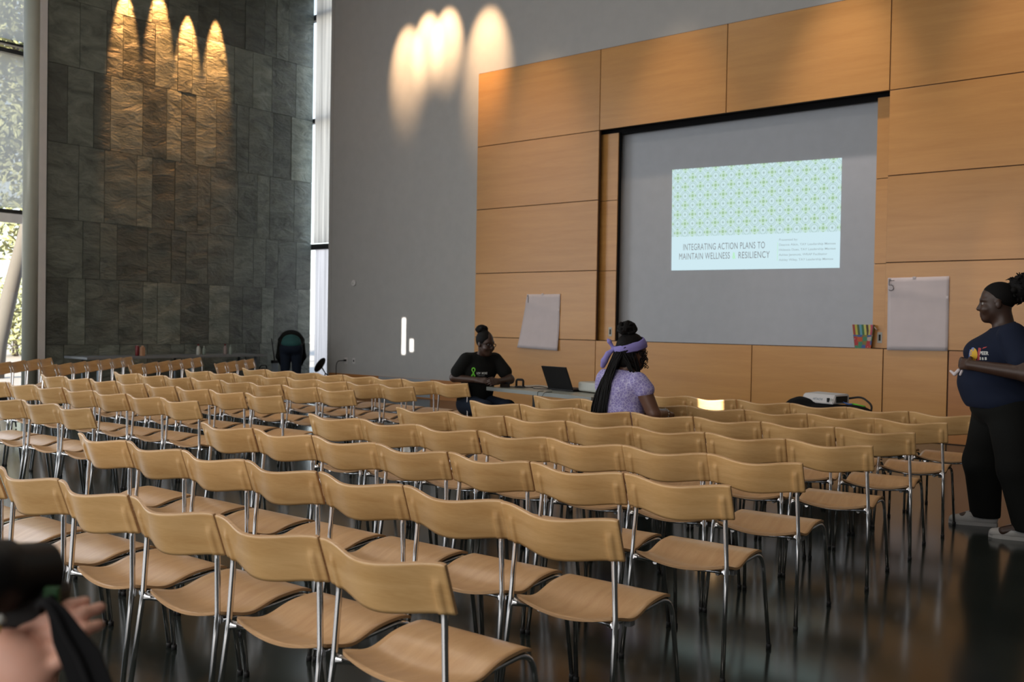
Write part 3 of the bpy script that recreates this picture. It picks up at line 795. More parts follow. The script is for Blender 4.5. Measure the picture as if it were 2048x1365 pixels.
def rowchairs(rows, names, block, group, sgn, key, capmax):
    for ri, ((x0, y0), th, p, n) in enumerate(rows):
        dx, dy = math.cos(th), math.sin(th)
        fx, fy = (dy, -dx) if sgn > 0 else (-dy, dx)          # facing direction
        rz = math.atan2(fy, fx)-PI/2
        for k in range(n):
            cx = x0+dx*p*(k+.5); cy = y0+dy*p*(k+.5)
            off = 0.20+0.036
            jr = rj.uniform(-.012, .012); jy = rj.uniform(-.006, .006)
            X, Y = cx+fx*(off+jy), cy+fy*(off+jy)
            SEATS[(key, ri, k)] = (X, Y, rz+jr)
            if key == 'R': lab = 'pale plywood chair, %s from the right, %s, right-hand block' % (ORD[k+1], names[ri])
            elif key == 'L': lab = 'pale plywood chair, %s from the aisle, %s, left-hand block' % (ORD[k+1], names[ri])
            else: lab = 'plywood chair, %s from the stone wall end, %s angled row' % (ORD[k+1], names[ri])
            if key == 'R' and ri == 7 and k == 4: lab = 'plywood chair with a bright sun patch on its back, front row'
            if key == 'R' and ri == 5 and k == 4: lab = 'plywood chair the person in lilac lace sits on'
            if key == 'L' and ri == 5 and k == 0: lab = 'plywood chair the seated person in black leans an arm on'
            place_chair(X, Y, rz+jr, lab, group, caps=(ri < capmax))
rowchairs(RIGHT, RN, '', 'chairs in the right-hand block', 1, 'R', 9)
rowchairs(LEFT, LN, '', 'chairs in the left-hand block', 1, 'L', 4)
rowchairs(ANG, ['leftmost', 'second', 'third', 'rightmost'], '', 'angled chairs by the stone wall', -1, 'A', 0)

# ================================================================== SOFT BODIES (signed distance shapes -> one closed mesh)
class SDF:
    """list of rounded cones / ellipsoids blended into one surface"""
    def __init__(s, k=0.02): s.p = []; s.k = k; s.cuts = []; s.noise = None
    def cone(s, a, b, ra, rb=None, k=None, sub=False):
        s.p.append(('c', np.array(a, float), np.array(b, float), ra, ra if rb is None else rb, s.k if k is None else k, sub)); return s
    def chain(s, pts, rs, k=None):
        for a, b, ra, rb in zip(pts, pts[1:], rs, rs[1:]): s.cone(a, b, ra, rb, k)
        return s
    def ell(s, c, r, k=None, rot=None, sub=False):
        R = np.eye(3) if rot is None else np.array(Matrix.Rotation(rot[1], 3, rot[0]))
        s.p.append(('e', np.array(c, float), np.array(r, float), R, None, s.k if k is None else k, sub)); return s
    def cut(s, p, n): s.cuts.append((np.array(p, float), np.array(n, float)/np.linalg.norm(n))); return s
    def mesh(s, name, mat, h=0.008, parent=None, pad=0.03):
        lo = np.full(3, 1e9); hi = np.full(3, -1e9); bb = []
        for q in s.p:
            if q[0] == 'c':
                l = np.minimum(q[1]-q[3], q[2]-q[4]); u = np.maximum(q[1]+q[3], q[2]+q[4])
            else:
                m = q[2].max() if not np.allclose(q[3], np.eye(3)) else q[2]
                l, u = q[1]-m, q[1]+m
            bb.append((l, u))
            if not q[6]: lo = np.minimum(lo, l); hi = np.maximum(hi, u)
        lo -= pad; hi += pad
        n = np.ceil((hi-lo)/h).astype(int)+1
        D = np.full(n, 0.25, np.float32)
        ax = [lo[i]+h*np.arange(n[i]) for i in range(3)]
        for q, (l, u) in zip(s.p, bb):
            m = q[5]+3*h+0.012
            i0 = np.maximum(0, np.floor((l-m-lo)/h).astype(int)); i1 = np.minimum(n, np.ceil((u+m-lo)/h).astype(int)+1)
            if (i1 <= i0).any(): continue
            sl = tuple(slice(a, b) for a, b in zip(i0, i1))
            X = np.stack(np.meshgrid(ax[0][sl[0]], ax[1][sl[1]], ax[2][sl[2]], indexing='ij'), -1)
            if q[0] == 'c':
                ab = q[2]-q[1]; L = max(ab@ab, 1e-12); t = np.clip(((X-q[1])@ab)/L, 0, 1)
                d = np.linalg.norm(X-q[1]-t[..., None]*ab, axis=-1)-(q[3]+(q[4]-q[3])*t)
            else:
                Y = (X-q[1])@q[3]
                k0 = np.linalg.norm(Y/q[2], axis=-1); k1 = np.linalg.norm(Y/q[2]**2, axis=-1)+1e-9
                d = k0*(k0-1)/k1
            k = max(q[5], 1e-5); A = D[sl]
            if q[6]:
                hh = np.clip(0.5-0.5*(A+d)/k, 0, 1); D[sl] = A*(1-hh)-d*hh+k*hh*(1-hh)
            else:
                hh = np.clip(0.5+0.5*(A-d)/k, 0, 1); D[sl] = A*(1-hh)+d*hh-k*hh*(1-hh)
        if s.noise:
            X = np.stack(np.meshgrid(*ax, indexing='ij'), -1); f, a = s.noise
            D = D+a*(np.sin(X[..., 0]*f+1.3*np.sin(X[..., 1]*f*.7))*np.sin(X[..., 1]*f*1.1+.5)*np.sin(X[..., 2]*f*.9+np.sin(X[..., 0]*f*.8)))
        if s.cuts:
            X = np.stack(np.meshgrid(*ax, indexing='ij'), -1)
            for p, nn in s.cuts: D = np.maximum(D, (X-p)@nn)
        me = nets(name, D, lo, h)
        return link(name, me, mat, parent, True)
def nets(name, D, lo, h):
    n = np.array(D.shape); ins = D < 0
    c = np.zeros(n-1, np.int8)
    for dx in (0, 1):
        for dy in (0, 1):
            for dz in (0, 1): c += ins[dx:n[0]-1+dx, dy:n[1]-1+dy, dz:n[2]-1+dz]
    act = (c > 0) & (c < 8); idx = np.full(n-1, -1, int); ii = np.argwhere(act); idx[act] = np.arange(len(ii))
    acc = np.zeros((len(ii), 3)); cnt = np.zeros(len(ii))
    off = [(a, b, d) for a in (0, 1) for b in (0, 1) for d in (0, 1)]
    for o in off:
        for a in range(3):
            if o[a]: continue
            e = list(o); e[a] = 1
            p0 = ii+np.array(o); p1 = ii+np.array(e)
            v0 = D[tuple(p0.T)]; v1 = D[tuple(p1.T)]; m = (v0 < 0) != (v1 < 0)
            t = np.where(m, v0/np.where(v0-v1 == 0, 1, v0-v1), 0)
            pos = np.array(o, float)[None].repeat(len(ii), 0); pos[:, a] += t
            acc[m] += pos[m]; cnt[m] += 1
    V = (ii+acc/np.maximum(cnt, 1)[:, None])*h+lo
    F = []
    for a in range(3):
        b, d = (a+1) % 3, (a+2) % 3
        sl0 = [slice(None)]*3; sl1 = [slice(None)]*3; sl0[a] = slice(0, n[a]-1); sl1[a] = slice(1, n[a])
        s0, s1 = ins[tuple(sl0)], ins[tuple(sl1)]
        for flip in (False, True):
            m = (s0 & ~s1) if not flip else (~s0 & s1)
            pts = np.argwhere(m)
            ok = (pts[:, b] > 0) & (pts[:, d] > 0) & (pts[:, b] < n[b]-1) & (pts[:, d] < n[d]-1)
            pts = pts[ok]
            if not len(pts): continue
            q = []
            for (ob, od) in ((-1, -1), (0, -1), (0, 0), (-1, 0)):
                p = pts.copy(); p[:, b] += ob; p[:, d] += od; q.append(idx[tuple(p.T)])
            q = np.stack(q, 1)
            if flip: q = q[:, ::-1]
            F.append(q)
    F = np.concatenate(F)
    me = bpy.data.meshes.new(name)
    me.vertices.add(len(V)); me.vertices.foreach_set('co', V.astype(np.float32).ravel())
    me.loops.add(F.size); me.loops.foreach_set('vertex_index', F.ravel().astype(np.int32))
    me.polygons.add(len(F)); me.polygons.foreach_set('loop_start', np.arange(0, F.size, 4, dtype=np.int32))
    me.update(calc_edges=True); me.validate()
    return me
def hand_prims(S_, W, D, N, lat, curl, sc=1.0, k=0.006, thumb_in=0.35):
    """W wrist, D pointing direction, N palm-facing normal, lat = thumb side; five separate curled fingers"""
    W, D, N, lat = (np.array(v, float) for v in (W, D, N, lat))
    D /= np.linalg.norm(D); N = N-D*(N@D); N /= np.linalg.norm(N); lat = lat-D*(lat@D)-N*(lat@N); lat /= np.linalg.norm(lat)
    offs = (0.030, 0.010, -0.010, -0.029); lens = (0.074, 0.083, 0.077, 0.060)
    for i, (o, L) in enumerate(zip(offs, lens)):
        K = W+(D*(0.088-0.004*abs(i-1))+lat*o)*sc
        S_.cone(W+lat*o*0.55*sc, K, 0.019*sc, 0.0125*sc, 0.012)
        p = K; ang = 0.0
        for j, fr in enumerate((0.45, 0.31, 0.24)):
            ang += curl[j]
            d = D*math.cos(ang)+N*math.sin(ang)
            q = p+d*L*fr*sc
            S_.cone(p, q, (0.0095-0.0009*j)*sc, (0.0088-0.0010*j)*sc, k if j else 0.008); p = q
    T0 = W+(D*0.022+lat*0.024+N*0.006)*sc
    T1 = T0+(D*0.55+lat*0.65+N*thumb_in)*0.042*sc
    T2 = T1+(D*0.85+lat*0.10+N*(thumb_in+.25))*0.036*sc
    T3 = T2+(D*0.90-lat*0.18+N*(thumb_in+.2))*0.026*sc
    S_.chain([T0, T1, T2, T3], [0.0165*sc, 0.0125*sc, 0.0105*sc, 0.008*sc], 0.007)
def head_prims(S_, c, yaw=0.0, pitch=0.0, sc=1.0, wide=1.0, neck=None):
    """c = skull centre; face looks along +x turned by yaw; returns a transform for extra pieces"""
    R = Matrix.Rotation(yaw, 3, 'Z') @ Matrix.Rotation(pitch, 3, 'Y'); c = Vector(c)
    T = lambda p: tuple(c+R @ (Vector(p)*sc))
    E = lambda p, r, k=0.02, sub=False: S_.ell(T(p), tuple(x*sc for x in r), k, ('Z', yaw), sub)
    E((-0.01, 0, 0.022), (0.100, 0.078*wide, 0.098)); E((0.030, 0, -0.055), (0.068, 0.064*wide, 0.080), 0.03)
    E((0.062, 0, -0.112), (0.028, 0.032*wide, 0.026), 0.025)
    E((0.070, 0, 0.012), (0.026, 0.060, 0.016), 0.02)                         # brow
    for s in (-1, 1):
        E((0.090, s*0.031, -0.012), (0.016, 0.019, 0.012), 0.012, True)       # eye sockets
        E((0.068, s*0.040, -0.048), (0.026, 0.028, 0.026), 0.02)              # cheeks
        E((-0.004, s*0.081*wide, -0.022), (0.019, 0.010, 0.031), 0.006)       # ears
        E((0.0885, s*0.014, -0.050), (0.012, 0.010, 0.009), 0.008)            # nostrils
    S_.cone(T((0.086, 0, -0.004)), T((0.107, 0, -0.045)), 0.009*sc, 0.0135*sc, 0.012)
    E((0.088, 0, -0.080), (0.013, 0.025, 0.0075), 0.006); E((0.086, 0, -0.094), (0.013, 0.022, 0.008), 0.006)
    return T, R
def eyes(root, T, mat=None):
    for s in (-1, 1):
        bm = bmesh.new(); lathe(bm, [(0.001, -0.011), (0.007, -0.0085), (0.011, 0), (0.007, 0.0085), (0.001, 0.011)], 12, T((0.080, s*0.031, -0.012)))
        e_ = obj('eye', bm, M['eye_white'], root, True)
        bm = bmesh.new(); lathe(bm, [(0.001, -0.0055), (0.0042, -0.003), (0.005, 0), (0.0042, 0.003), (0.001, 0.0055)], 10, T((0.0875, s*0.031, -0.012)))
        obj('pupil', bm, M['hair'], e_, True)
def decal(name, target, parent, polys, origin, u, v, d, mat, lift=0.0025, sub=0.006):
    """lay a flat 2-D mesh (list of polygons in u,v metres, or a mesh) on the cloth of target by projecting along d"""
    me = target.data
    bvh = BVHTree.FromPolygons([p.co for p in me.vertices], [tuple(p.vertices) for p in me.polygons])
    origin, u, v, d = Vector(origin), Vector(u), Vector(v), Vector(d).normalized()
    bm = bmesh.new()
    if isinstance(polys, bpy.types.Mesh): bm.from_mesh(polys)
    else:
        for P in polys: bm.faces.new([bm.verts.new((a, b, 0)) for a, b in P])
    bmesh.ops.triangulate(bm, faces=bm.faces[:])
    for _ in range(4):
        es = [e_ for e_ in bm.edges if e_.calc_length() > sub*2]
        if not es: break
        bmesh.ops.subdivide_edges(bm, edges=es, cuts=1, use_grid_fill=False)
        bmesh.ops.triangulate(bm, faces=bm.faces[:])
    last = 0.0
    for w in bm.verts:
        o_ = origin+u*w.co.x+v*w.co.y-d*0.4
        hit = bvh.ray_cast(o_, d)
        if hit[0] is not None: last = hit[3]; w.co = hit[0]-d*lift
        else: w.co = o_+d*(last or 0.4)
    return obj(name, bm, mat, parent)
def text2d(body, size, xs=1.0, bold=0.0):
    t = text_mesh('tmp_text', body, size, None, None, xs, bold, extr=0.0); me = t.data; bpy.data.objects.remove(t); return me
def disc2d(cx, cy, r, n=14, ry=None): return [(cx+r*math.cos(2*PI*k/n), cy+(ry or r)*math.sin(2*PI*k/n)) for k in range(n)]

# ------------------------------------------------------------------ the standing person at the right
def person_standing():
    t = thing('person', 'person standing at the right in navy printed T-shirt, black trousers and white trainers', 'person', (-1.35, 7.2, 0), math.atan2(-0.24, -0.97))
    B = SDF(0.03)
    T, R = head_prims(B, (0.085, 0, 1.605), 0.05, 0.05, 1.06, 1.08)
    B.cone((0.02, 0, 1.36), (0.055, 0, 1.53), 0.074, 0.066)
    B.ell((0.02, 0, 1.25), (0.135, 0.20, 0.20)); B.ell((0.10, 0, 1.03), (0.19, 0.21, 0.20)); B.ell((0.01, 0, 0.90), (0.18, 0.215, 0.15))
    lk = [(-0.01, 0.11, 0.86), (-0.06, 0.17, 0.47), (-0.135, 0.20, 0.09)]; rk = [(0.06, -0.11, 0.86), (0.135, -0.15, 0.47), (0.11, -0.205, 0.09)]
    B.chain(lk, [0.115, 0.075, 0.045]); B.chain(rk, [0.115, 0.075, 0.045])
    B.cone(lk[2], (0.02, 0.215, 0.05), 0.045, 0.03); B.cone(rk[2], (0.26, -0.185, 0.05), 0.045, 0.03)
    la = [(-0.02, 0.20, 1.36), (-0.10, 0.335, 1.12), (0.245, 0.225, 1.165)]; ra = [(-0.02, -0.20, 1.36), (-0.07, -0.335, 1.11), (0.245, -0.225, 1.165)]
    B.chain(la, [0.075, 0.056, 0.034], 0.02); B.chain(ra, [0.075, 0.056, 0.034], 0.02)
    hand_prims(B, la[2], (0.55, -0.83, 0.05), (-0.7, -0.5, -0.25), (0, 0, 1), (0.35, 0.75, 0.6), 0.98)
    hand_prims(B, ra[2], (0.62, 0.78, 0.05), (-0.7, 0.6, -0.2), (0, 0, 1), (0.55, 0.9, 0.7), 0.98)
    B.mesh('body', M['skin_dark'], 0.007, t)
    eyes(t, T)
    H = SDF(0.03); H.ell(T((-0.02, 0, 0.030)), (0.113, 0.092, 0.104)); H.cut(T((0.062, 0, 0.060)), (0.78, 0, -0.62)); H.mesh('hair', M['hair'], 0.007, t)
    Pn = SDF(0.03); rn = random.Random(5); c = Vector(T((-0.155, 0, 0.075)))
    Pn.ell(c, (0.092, 0.092, 0.092))
    for k in range(70):
        d = Vector((rn.gauss(0, 1), rn.gauss(0, 1), rn.gauss(0, 1))).normalized()
        p = c+d*rn.uniform(0.065, 0.095); Pn.ell(p, (rn.uniform(.010, .022),)*3, 0.006)
    for k in range(90):
        d = Vector((rn.gauss(-.2, 1), rn.gauss(0, 1), rn.gauss(.2, 1))).normalized(); p = c+d*0.088
        Pn.chain([p, p+d*.016+Vector((rn.uniform(-.012, .012), rn.uniform(-.012, .012), rn.uniform(-.012, .012))), p+d*.024+Vector((rn.uniform(-.018, .018), rn.uniform(-.014, .014), rn.uniform(-.014, .014)))], [0.008, 0.006, 0.004], 0.004)
    o = Pn.mesh('hair_puff', M['hair'], 0.005, t)
    s = SDF(0.05)
    s.ell((0.03, 0, 1.25), (0.165, 0.225, 0.19)); s.ell((0.125, 0, 1.245), (0.160, 0.18, 0.120)); s.ell((0.105, 0, 1.04), (0.215, 0.235, 0.19)); s.ell((0.04, 0, 0.93), (0.235, 0.255, 0.14))
    s.cone((0, -0.16, 1.395), (0, 0.16, 1.395), 0.062); s.cone((0.025, 0, 1.38), (0.035, 0, 1.43), 0.088, 0.078, 0.03)
    s.cone((-0.01, 0.19, 1.365), (-0.075, 0.262, 1.205), 0.092, 0.098, 0.03); s.cone((-0.01, -0.19, 1.365), (-0.06, -0.262, 1.205), 0.092, 0.098, 0.03)
    s.cut((0, 0, 0.868), (0.0, 0, -1)); s.cut((0.035, 0, 1.445), (0.35, 0, 1))
    for sg in (1, -1):
        pass
    sh = s.mesh('t_shirt', M['navy'], 0.008, t)
    # faded print on the chest: colour swirl and white letters
    u, v, d = (0.35, 0.0, 0.0), (0, 0, 1), (-0.35, -1, 0)
    o0 = (0.255, 0.35, 1.235); uu = (-0.74, 0.28, 0)
    pr = lambda nm, polys, m: decal(nm, sh, t, polys, o0, uu, (0, 0, 0.8), (-0.35, -0.93, 0), m)
    pr('shirt_print', [disc2d(-0.055, 0.0, 0.038, 16, 0.055)], M['yellow_print'])
    pr('shirt_print', [[(-0.105, -0.04), (-0.075, -0.05), (-0.070, 0.03), (-0.09, 0.045)], disc2d(-0.062, 0.045, 0.016)], M['blue_print'])
    pr('shirt_print', [[(-0.02, -0.05), (0.0, -0.045), (0.012, 0.055), (-0.012, 0.06)], disc2d(-0.04, -0.05, 0.012), [(0.02, 0.05), (0.05, 0.06), (0.06, 0.07), (0.03, 0.065)]], M['red_print'])
    pr('shirt_lettering', text2d('PEER', 0.042, 0.85, 0.0015), M['white_print']).location = (0, 0, 0)
    pr('shirt_print', [[(0.0, -0.045), (0.012, -0.045), (0.012, -0.02), (0, -0.02)], [(0.02, -0.045), (0.034, -0.045), (0.034, -0.022), (0.02, -0.022)], [(0.044, -0.045), (0.06, -0.043), (0.06, -0.02), (0.044, -0.02)]], M['white_print'])
    n_ = SDF(0.02)
    ring = [(0.03+0.088*math.cos(a)+0.05*(math.cos(a)), 0.088*math.sin(a)*1.1, 1.425-0.045*math.cos(a)) for a in [2*PI*k/24 for k in range(25)]]
    tr = SDF(0.04)
    tr.ell((0.03, 0, 0.87), (0.205, 0.235, 0.13))
    tr.chain(lk, [0.150, 0.122, 0.098]); tr.chain(rk, [0.150, 0.128, 0.100])
    tr.cut((0, 0, 0.062), (0, 0, -1)); tr.cut((0, 0, 0.935), (0, 0, 1))
    tr.mesh('trousers', M['black_cotton'], 0.009, t)
    for (ax, ay, ang) in ((-0.135, 0.20, -0.02), (0.11, -0.205, 0.10)):
        ca, sa = math.cos(ang), math.sin(ang)
        L = lambda f, l, z: (ax+f*ca-l*sa, ay+f*sa+l*ca, z)
        sh_ = SDF(0.02); sh_.cone(L(-0.035, 0, 0.045), L(0.10, 0, 0.045), 0.044, 0.046); sh_.cone(L(0.10, 0, 0.04), L(0.205, 0.004, 0.030), 0.046, 0.034)
        sh_.cone(L(-0.03, 0, 0.07), L(0.02, 0, 0.085), 0.042, 0.045); sh_.cone(L(0.02, 0, 0.085), L(0.11, 0, 0.055), 0.042, 0.034); sh_.cone(L(-0.05, 0, 0.05), L(-0.055, 0, 0.10), 0.03, 0.02)
        sh_.cut((0, 0, 0.018), (0, 0, -1))
        so = sh_.mesh('shoe', M['shoe'], 0.006, t)
        bm = bmesh.new()
        prof = [(-0.085, 0.0), (-0.07, 0.036), (-0.02, 0.042), (0.08, 0.046), (0.16, 0.047), (0.215, 0.034), (0.240, 0.0)]
        pts = [(f, l) for f, l in prof]+[(f, -l) for f, l in prof[-2:0:-1]]
        lo_ = [bm.verts.new(L(f, l, 0.0)) for f, l in pts]; hi_ = [bm.verts.new(L(f, l, 0.024)) for f, l in pts]
        bm.faces.new(lo_); bm.faces.new(hi_)
        for k in range(len(pts)): bm.faces.new((lo_[k], lo_[(k+1) % len(pts)], hi_[(k+1) % len(pts)], hi_[k]))
        obj('sole', bm, M['shoe'], so)
        bm = bmesh.new()
        for q in range(4): tube(bm, [L(0.055+q*0.022, -0.026, 0.094-q*0.011), L(0.060+q*0.022, 0, 0.102-q*0.011), L(0.055+q*0.022, 0.026, 0.094-q*0.011)], 0.0035, 6)
        obj('laces', bm, M['buffer'], so)
        sw = [(-0.075, 0.012), (-0.02, -0.006), (0.02, -0.008), (0.06, 0.022), (0.035, 0.008), (0.0, 0.006), (-0.03, 0.008)]
        decal('side_mark', so, so, [sw], L(0.04, 0.1, 0.055), (-ca, -sa, 0), (0, 0, 1), (sa, -ca, 0), M['buffer'], 0.001)
    # folded cloth held in the hands
    cl = SDF(0.006); cl.chain([(0.31, 0.06, 1.12), (0.335, 0.05, 1.09), (0.36, 0.02, 1.11)], [0.012, 0.011, 0.009]); cl.chain([(0.29, 0.09, 1.115), (0.30, 0.10, 1.09)], [0.010, 0.008])
    ob = cl.mesh('handkerchief', M['paper'], 0.004); ob.matrix_world = Matrix.Translation((-1.35, 7.2, 0)) @ Matrix.Rotation(math.atan2(-0.24, -0.97), 4, 'Z')
    tag(ob, 'small crumpled pale cloth in the hands of the standing person in navy', 'handkerchief')
    return t
person_standing()

# ------------------------------------------------------------------ the person seated at the table, black T-shirt
def person_black():
    P0 = (-6.45, 7.47, 0); rz = math.atan2(-0.38, 0.92)
    t = thing('person', 'person in black T-shirt with glasses and hair bun, seated at the laptop table', 'person', P0, rz)
    B = SDF(0.03)
    T, R = head_prims(B, (0.215, 0.0, 1.195), 0.30, 0.14, 1.0, 0.97)
    B.cone((0.13, 0, 1.02), (0.19, 0, 1.13), 0.058, 0.052)
    B.ell((0.0, 0, 0.56), (0.15, 0.175, 0.13)); B.ell((0.05, 0, 0.72), (0.115, 0.15, 0.16)); B.ell((0.10, 0, 0.91), (0.11, 0.165, 0.16))
    B.cone((0.12, -0.15, 1.02), (0.12, 0.15, 1.02), 0.052)
    for s in (-1, 1):
        B.chain([(0.0, s*0.09, 0.53), (0.43, s*0.13+0.03, 0.53), (0.41, s*0.13+0.03, 0.09)], [0.10, 0.065, 0.045])
        B.cone((0.41, s*0.13+0.03, 0.06), (0.55, s*0.14+0.03, 0.045), 0.04, 0.03)
    ra = [(0.12, -0.185, 1.0), (0.03, -0.262, 0.822), (0.285, -0.115, 0.81)]; la = [(0.12, 0.185, 1.0), (0.27, 0.27, 0.81), (0.40, 0.055, 0.80)]
    B.chain(ra, [0.056, 0.046, 0.028], 0.015); B.chain(la, [0.056, 0.046, 0.028], 0.015)
    hand_prims(B, ra[2], (0.80, 0.55, 0), (-0.3, 0.55, -0.7), (0.2, 0.2, 0.9), (0.4, 0.7, 0.5), 0.95)
    hand_prims(B, la[2], (0.45, -0.85, 0.02), (-0.75, -0.45, -0.4), (0, 0, 1), (0.45, 0.8, 0.6), 0.95)
    B.mesh('body', M['skin_dark'], 0.007, t)
    eyes(t, T)
    H = SDF(0.02); H.ell(T((-0.02, 0, 0.028)), (0.102, 0.084, 0.097)); H.cut(T((0.078, 0, 0.060)), R @ Vector((0.80, 0, -0.60))); H.mesh('hair', M['hair'], 0.006, t)
    bn = SDF(0.015); c = Vector(T((-0.075, 0, 0.125))); bn.ell(c, (0.062, 0.062, 0.050)); rn = random.Random(8)
    for k in range(14):
        a = 2*PI*k/14; bn.ell(c+Vector((math.cos(a)*.045, math.sin(a)*.045, rn.uniform(-.02, .02))), (0.024, 0.024, 0.02), 0.006)
    bn.mesh('hair_bun', M['hair'], 0.005, t)
    bm = bmesh.new()
    for s in (-1, 1):
        pts = [T((0.103, s*0.033+0.024*math.cos(a), -0.014+0.017*math.sin(a))) for a in [2*PI*k/16 for k in range(17)]]
        tube(bm, pts, 0.0028, 6, cap=False)
        tube(bm, [T((0.101, s*0.057, -0.010)), T((0.04, s*0.078, -0.008)), T((-0.01, s*0.082, -0.012))], 0.0025, 6)
    tube(bm, [T((0.104, -0.010, -0.010)), T((0.107, 0, -0.007)), T((0.104, 0.010, -0.010))], 0.0025, 6)
    obj('glasses', bm, M['black'], t)
    for s in (-1, 1):
        bm = bmesh.new(); lathe(bm, [(0.001, -0.008), (0.008, 0), (0.001, 0.008)], 10, T((-0.002, s*0.088, -0.060))); obj('earring', bm, M['eye_white'], t, True)
    s = SDF(0.04)
    s.ell((0.05, 0, 0.72), (0.145, 0.185, 0.19)); s.ell((0.105, 0, 0.91), (0.135, 0.19, 0.165)); s.ell((0.0, 0, 0.58), (0.165, 0.20, 0.12))
    s.cone((0.12, -0.15, 1.022), (0.12, 0.15, 1.022), 0.066); s.cone((0.125, 0, 1.02), (0.145, 0, 1.06), 0.075, 0.066, 0.03)
    s.cone((0.12, -0.175, 1.01), (0.062, -0.235, 0.885), 0.072, 0.074, 0.02); s.cone((0.12, 0.175, 1.01), (0.215, 0.238, 0.885), 0.072, 0.074, 0.02)
    s.cut((0.15, 0, 1.075), (0.4, 0, 1)); s.cut((0, 0, 0.52), (0, 0, -1))
    sh = s.mesh('t_shirt', M['black_cotton'], 0.007, t)
    # lime ribbon and small white lettering on the chest (seen from the camera side)
    vw = Vector((-P0[0], -P0[1], 0)).normalized(); vw = Matrix.Rotation(-rz, 3, 'Z') @ vw
    d = -vw; u = Vector((0, 0, 1)).cross(vw).normalized()
    cen = Vector((0.12, -0.05, 0.885)); o0 = cen+vw*0.35
    pr = lambda nm, polys, m, oo=o0: decal(nm, sh, t, polys, oo, u, (0, 0, 1), d, m, 0.003)
    loop = []
    up_ = [(-0.030+0.020*math.cos(a), 0.028+0.024*math.sin(a)) for a in [PI*(1.28-1.56*k/14) for k in range(15)]]
    inn = [(-0.030+0.010*math.cos(a), 0.028+0.013*math.sin(a)) for a in [PI*(1.28-1.56*k/14) for k in range(15)]]
    polys = [[up_[k], up_[k+1], inn[k+1], inn[k]] for k in range(14)]
    polys += [[(-0.046, 0.020), (-0.036, 0.015), (-0.006, -0.040), (-0.020, -0.046)], [(-0.014, 0.020), (-0.024, 0.015), (-0.056, -0.040), (-0.042, -0.046)]]
    pr('ribbon_print', polys, M['green'])
    pr('shirt_lettering', text2d('LOV  MORE', 0.030, 0.72, 0.001), M['white_print'], o0+u*0.002+Vector((0, 0, -0.018)))
    pr('shirt_lettering', text2d('THAN FEAR', 0.016, 0.9, 0.0), M['buffer'], o0+u*0.010+Vector((0, 0, -0.038)))
    tr = SDF(0.03); tr.ell((0.0, 0, 0.545), (0.165, 0.195, 0.12))
    for sg in (-1, 1): tr.chain([(0.0, sg*0.09, 0.535), (0.43, sg*0.13+0.03, 0.53), (0.41, sg*0.13+0.03, 0.10)], [0.115, 0.08, 0.062])
    tr.cut((0, 0, 0.085), (0, 0, -1)); tr.mesh('jeans', M['denim'], 0.008, t)
    for sg in (-1, 1):
        f = SDF(0.02); y = sg*0.135+0.03; f.cone((0.38, y, 0.045), (0.56, y+sg*.01, 0.035), 0.045, 0.035); f.cone((0.39, y, 0.09), (0.47, y, 0.06), 0.04, 0.035); f.cut((0, 0, 0.002), (0, 0, -1)); f.mesh('shoe', M['black'], 0.007, t)
person_black()

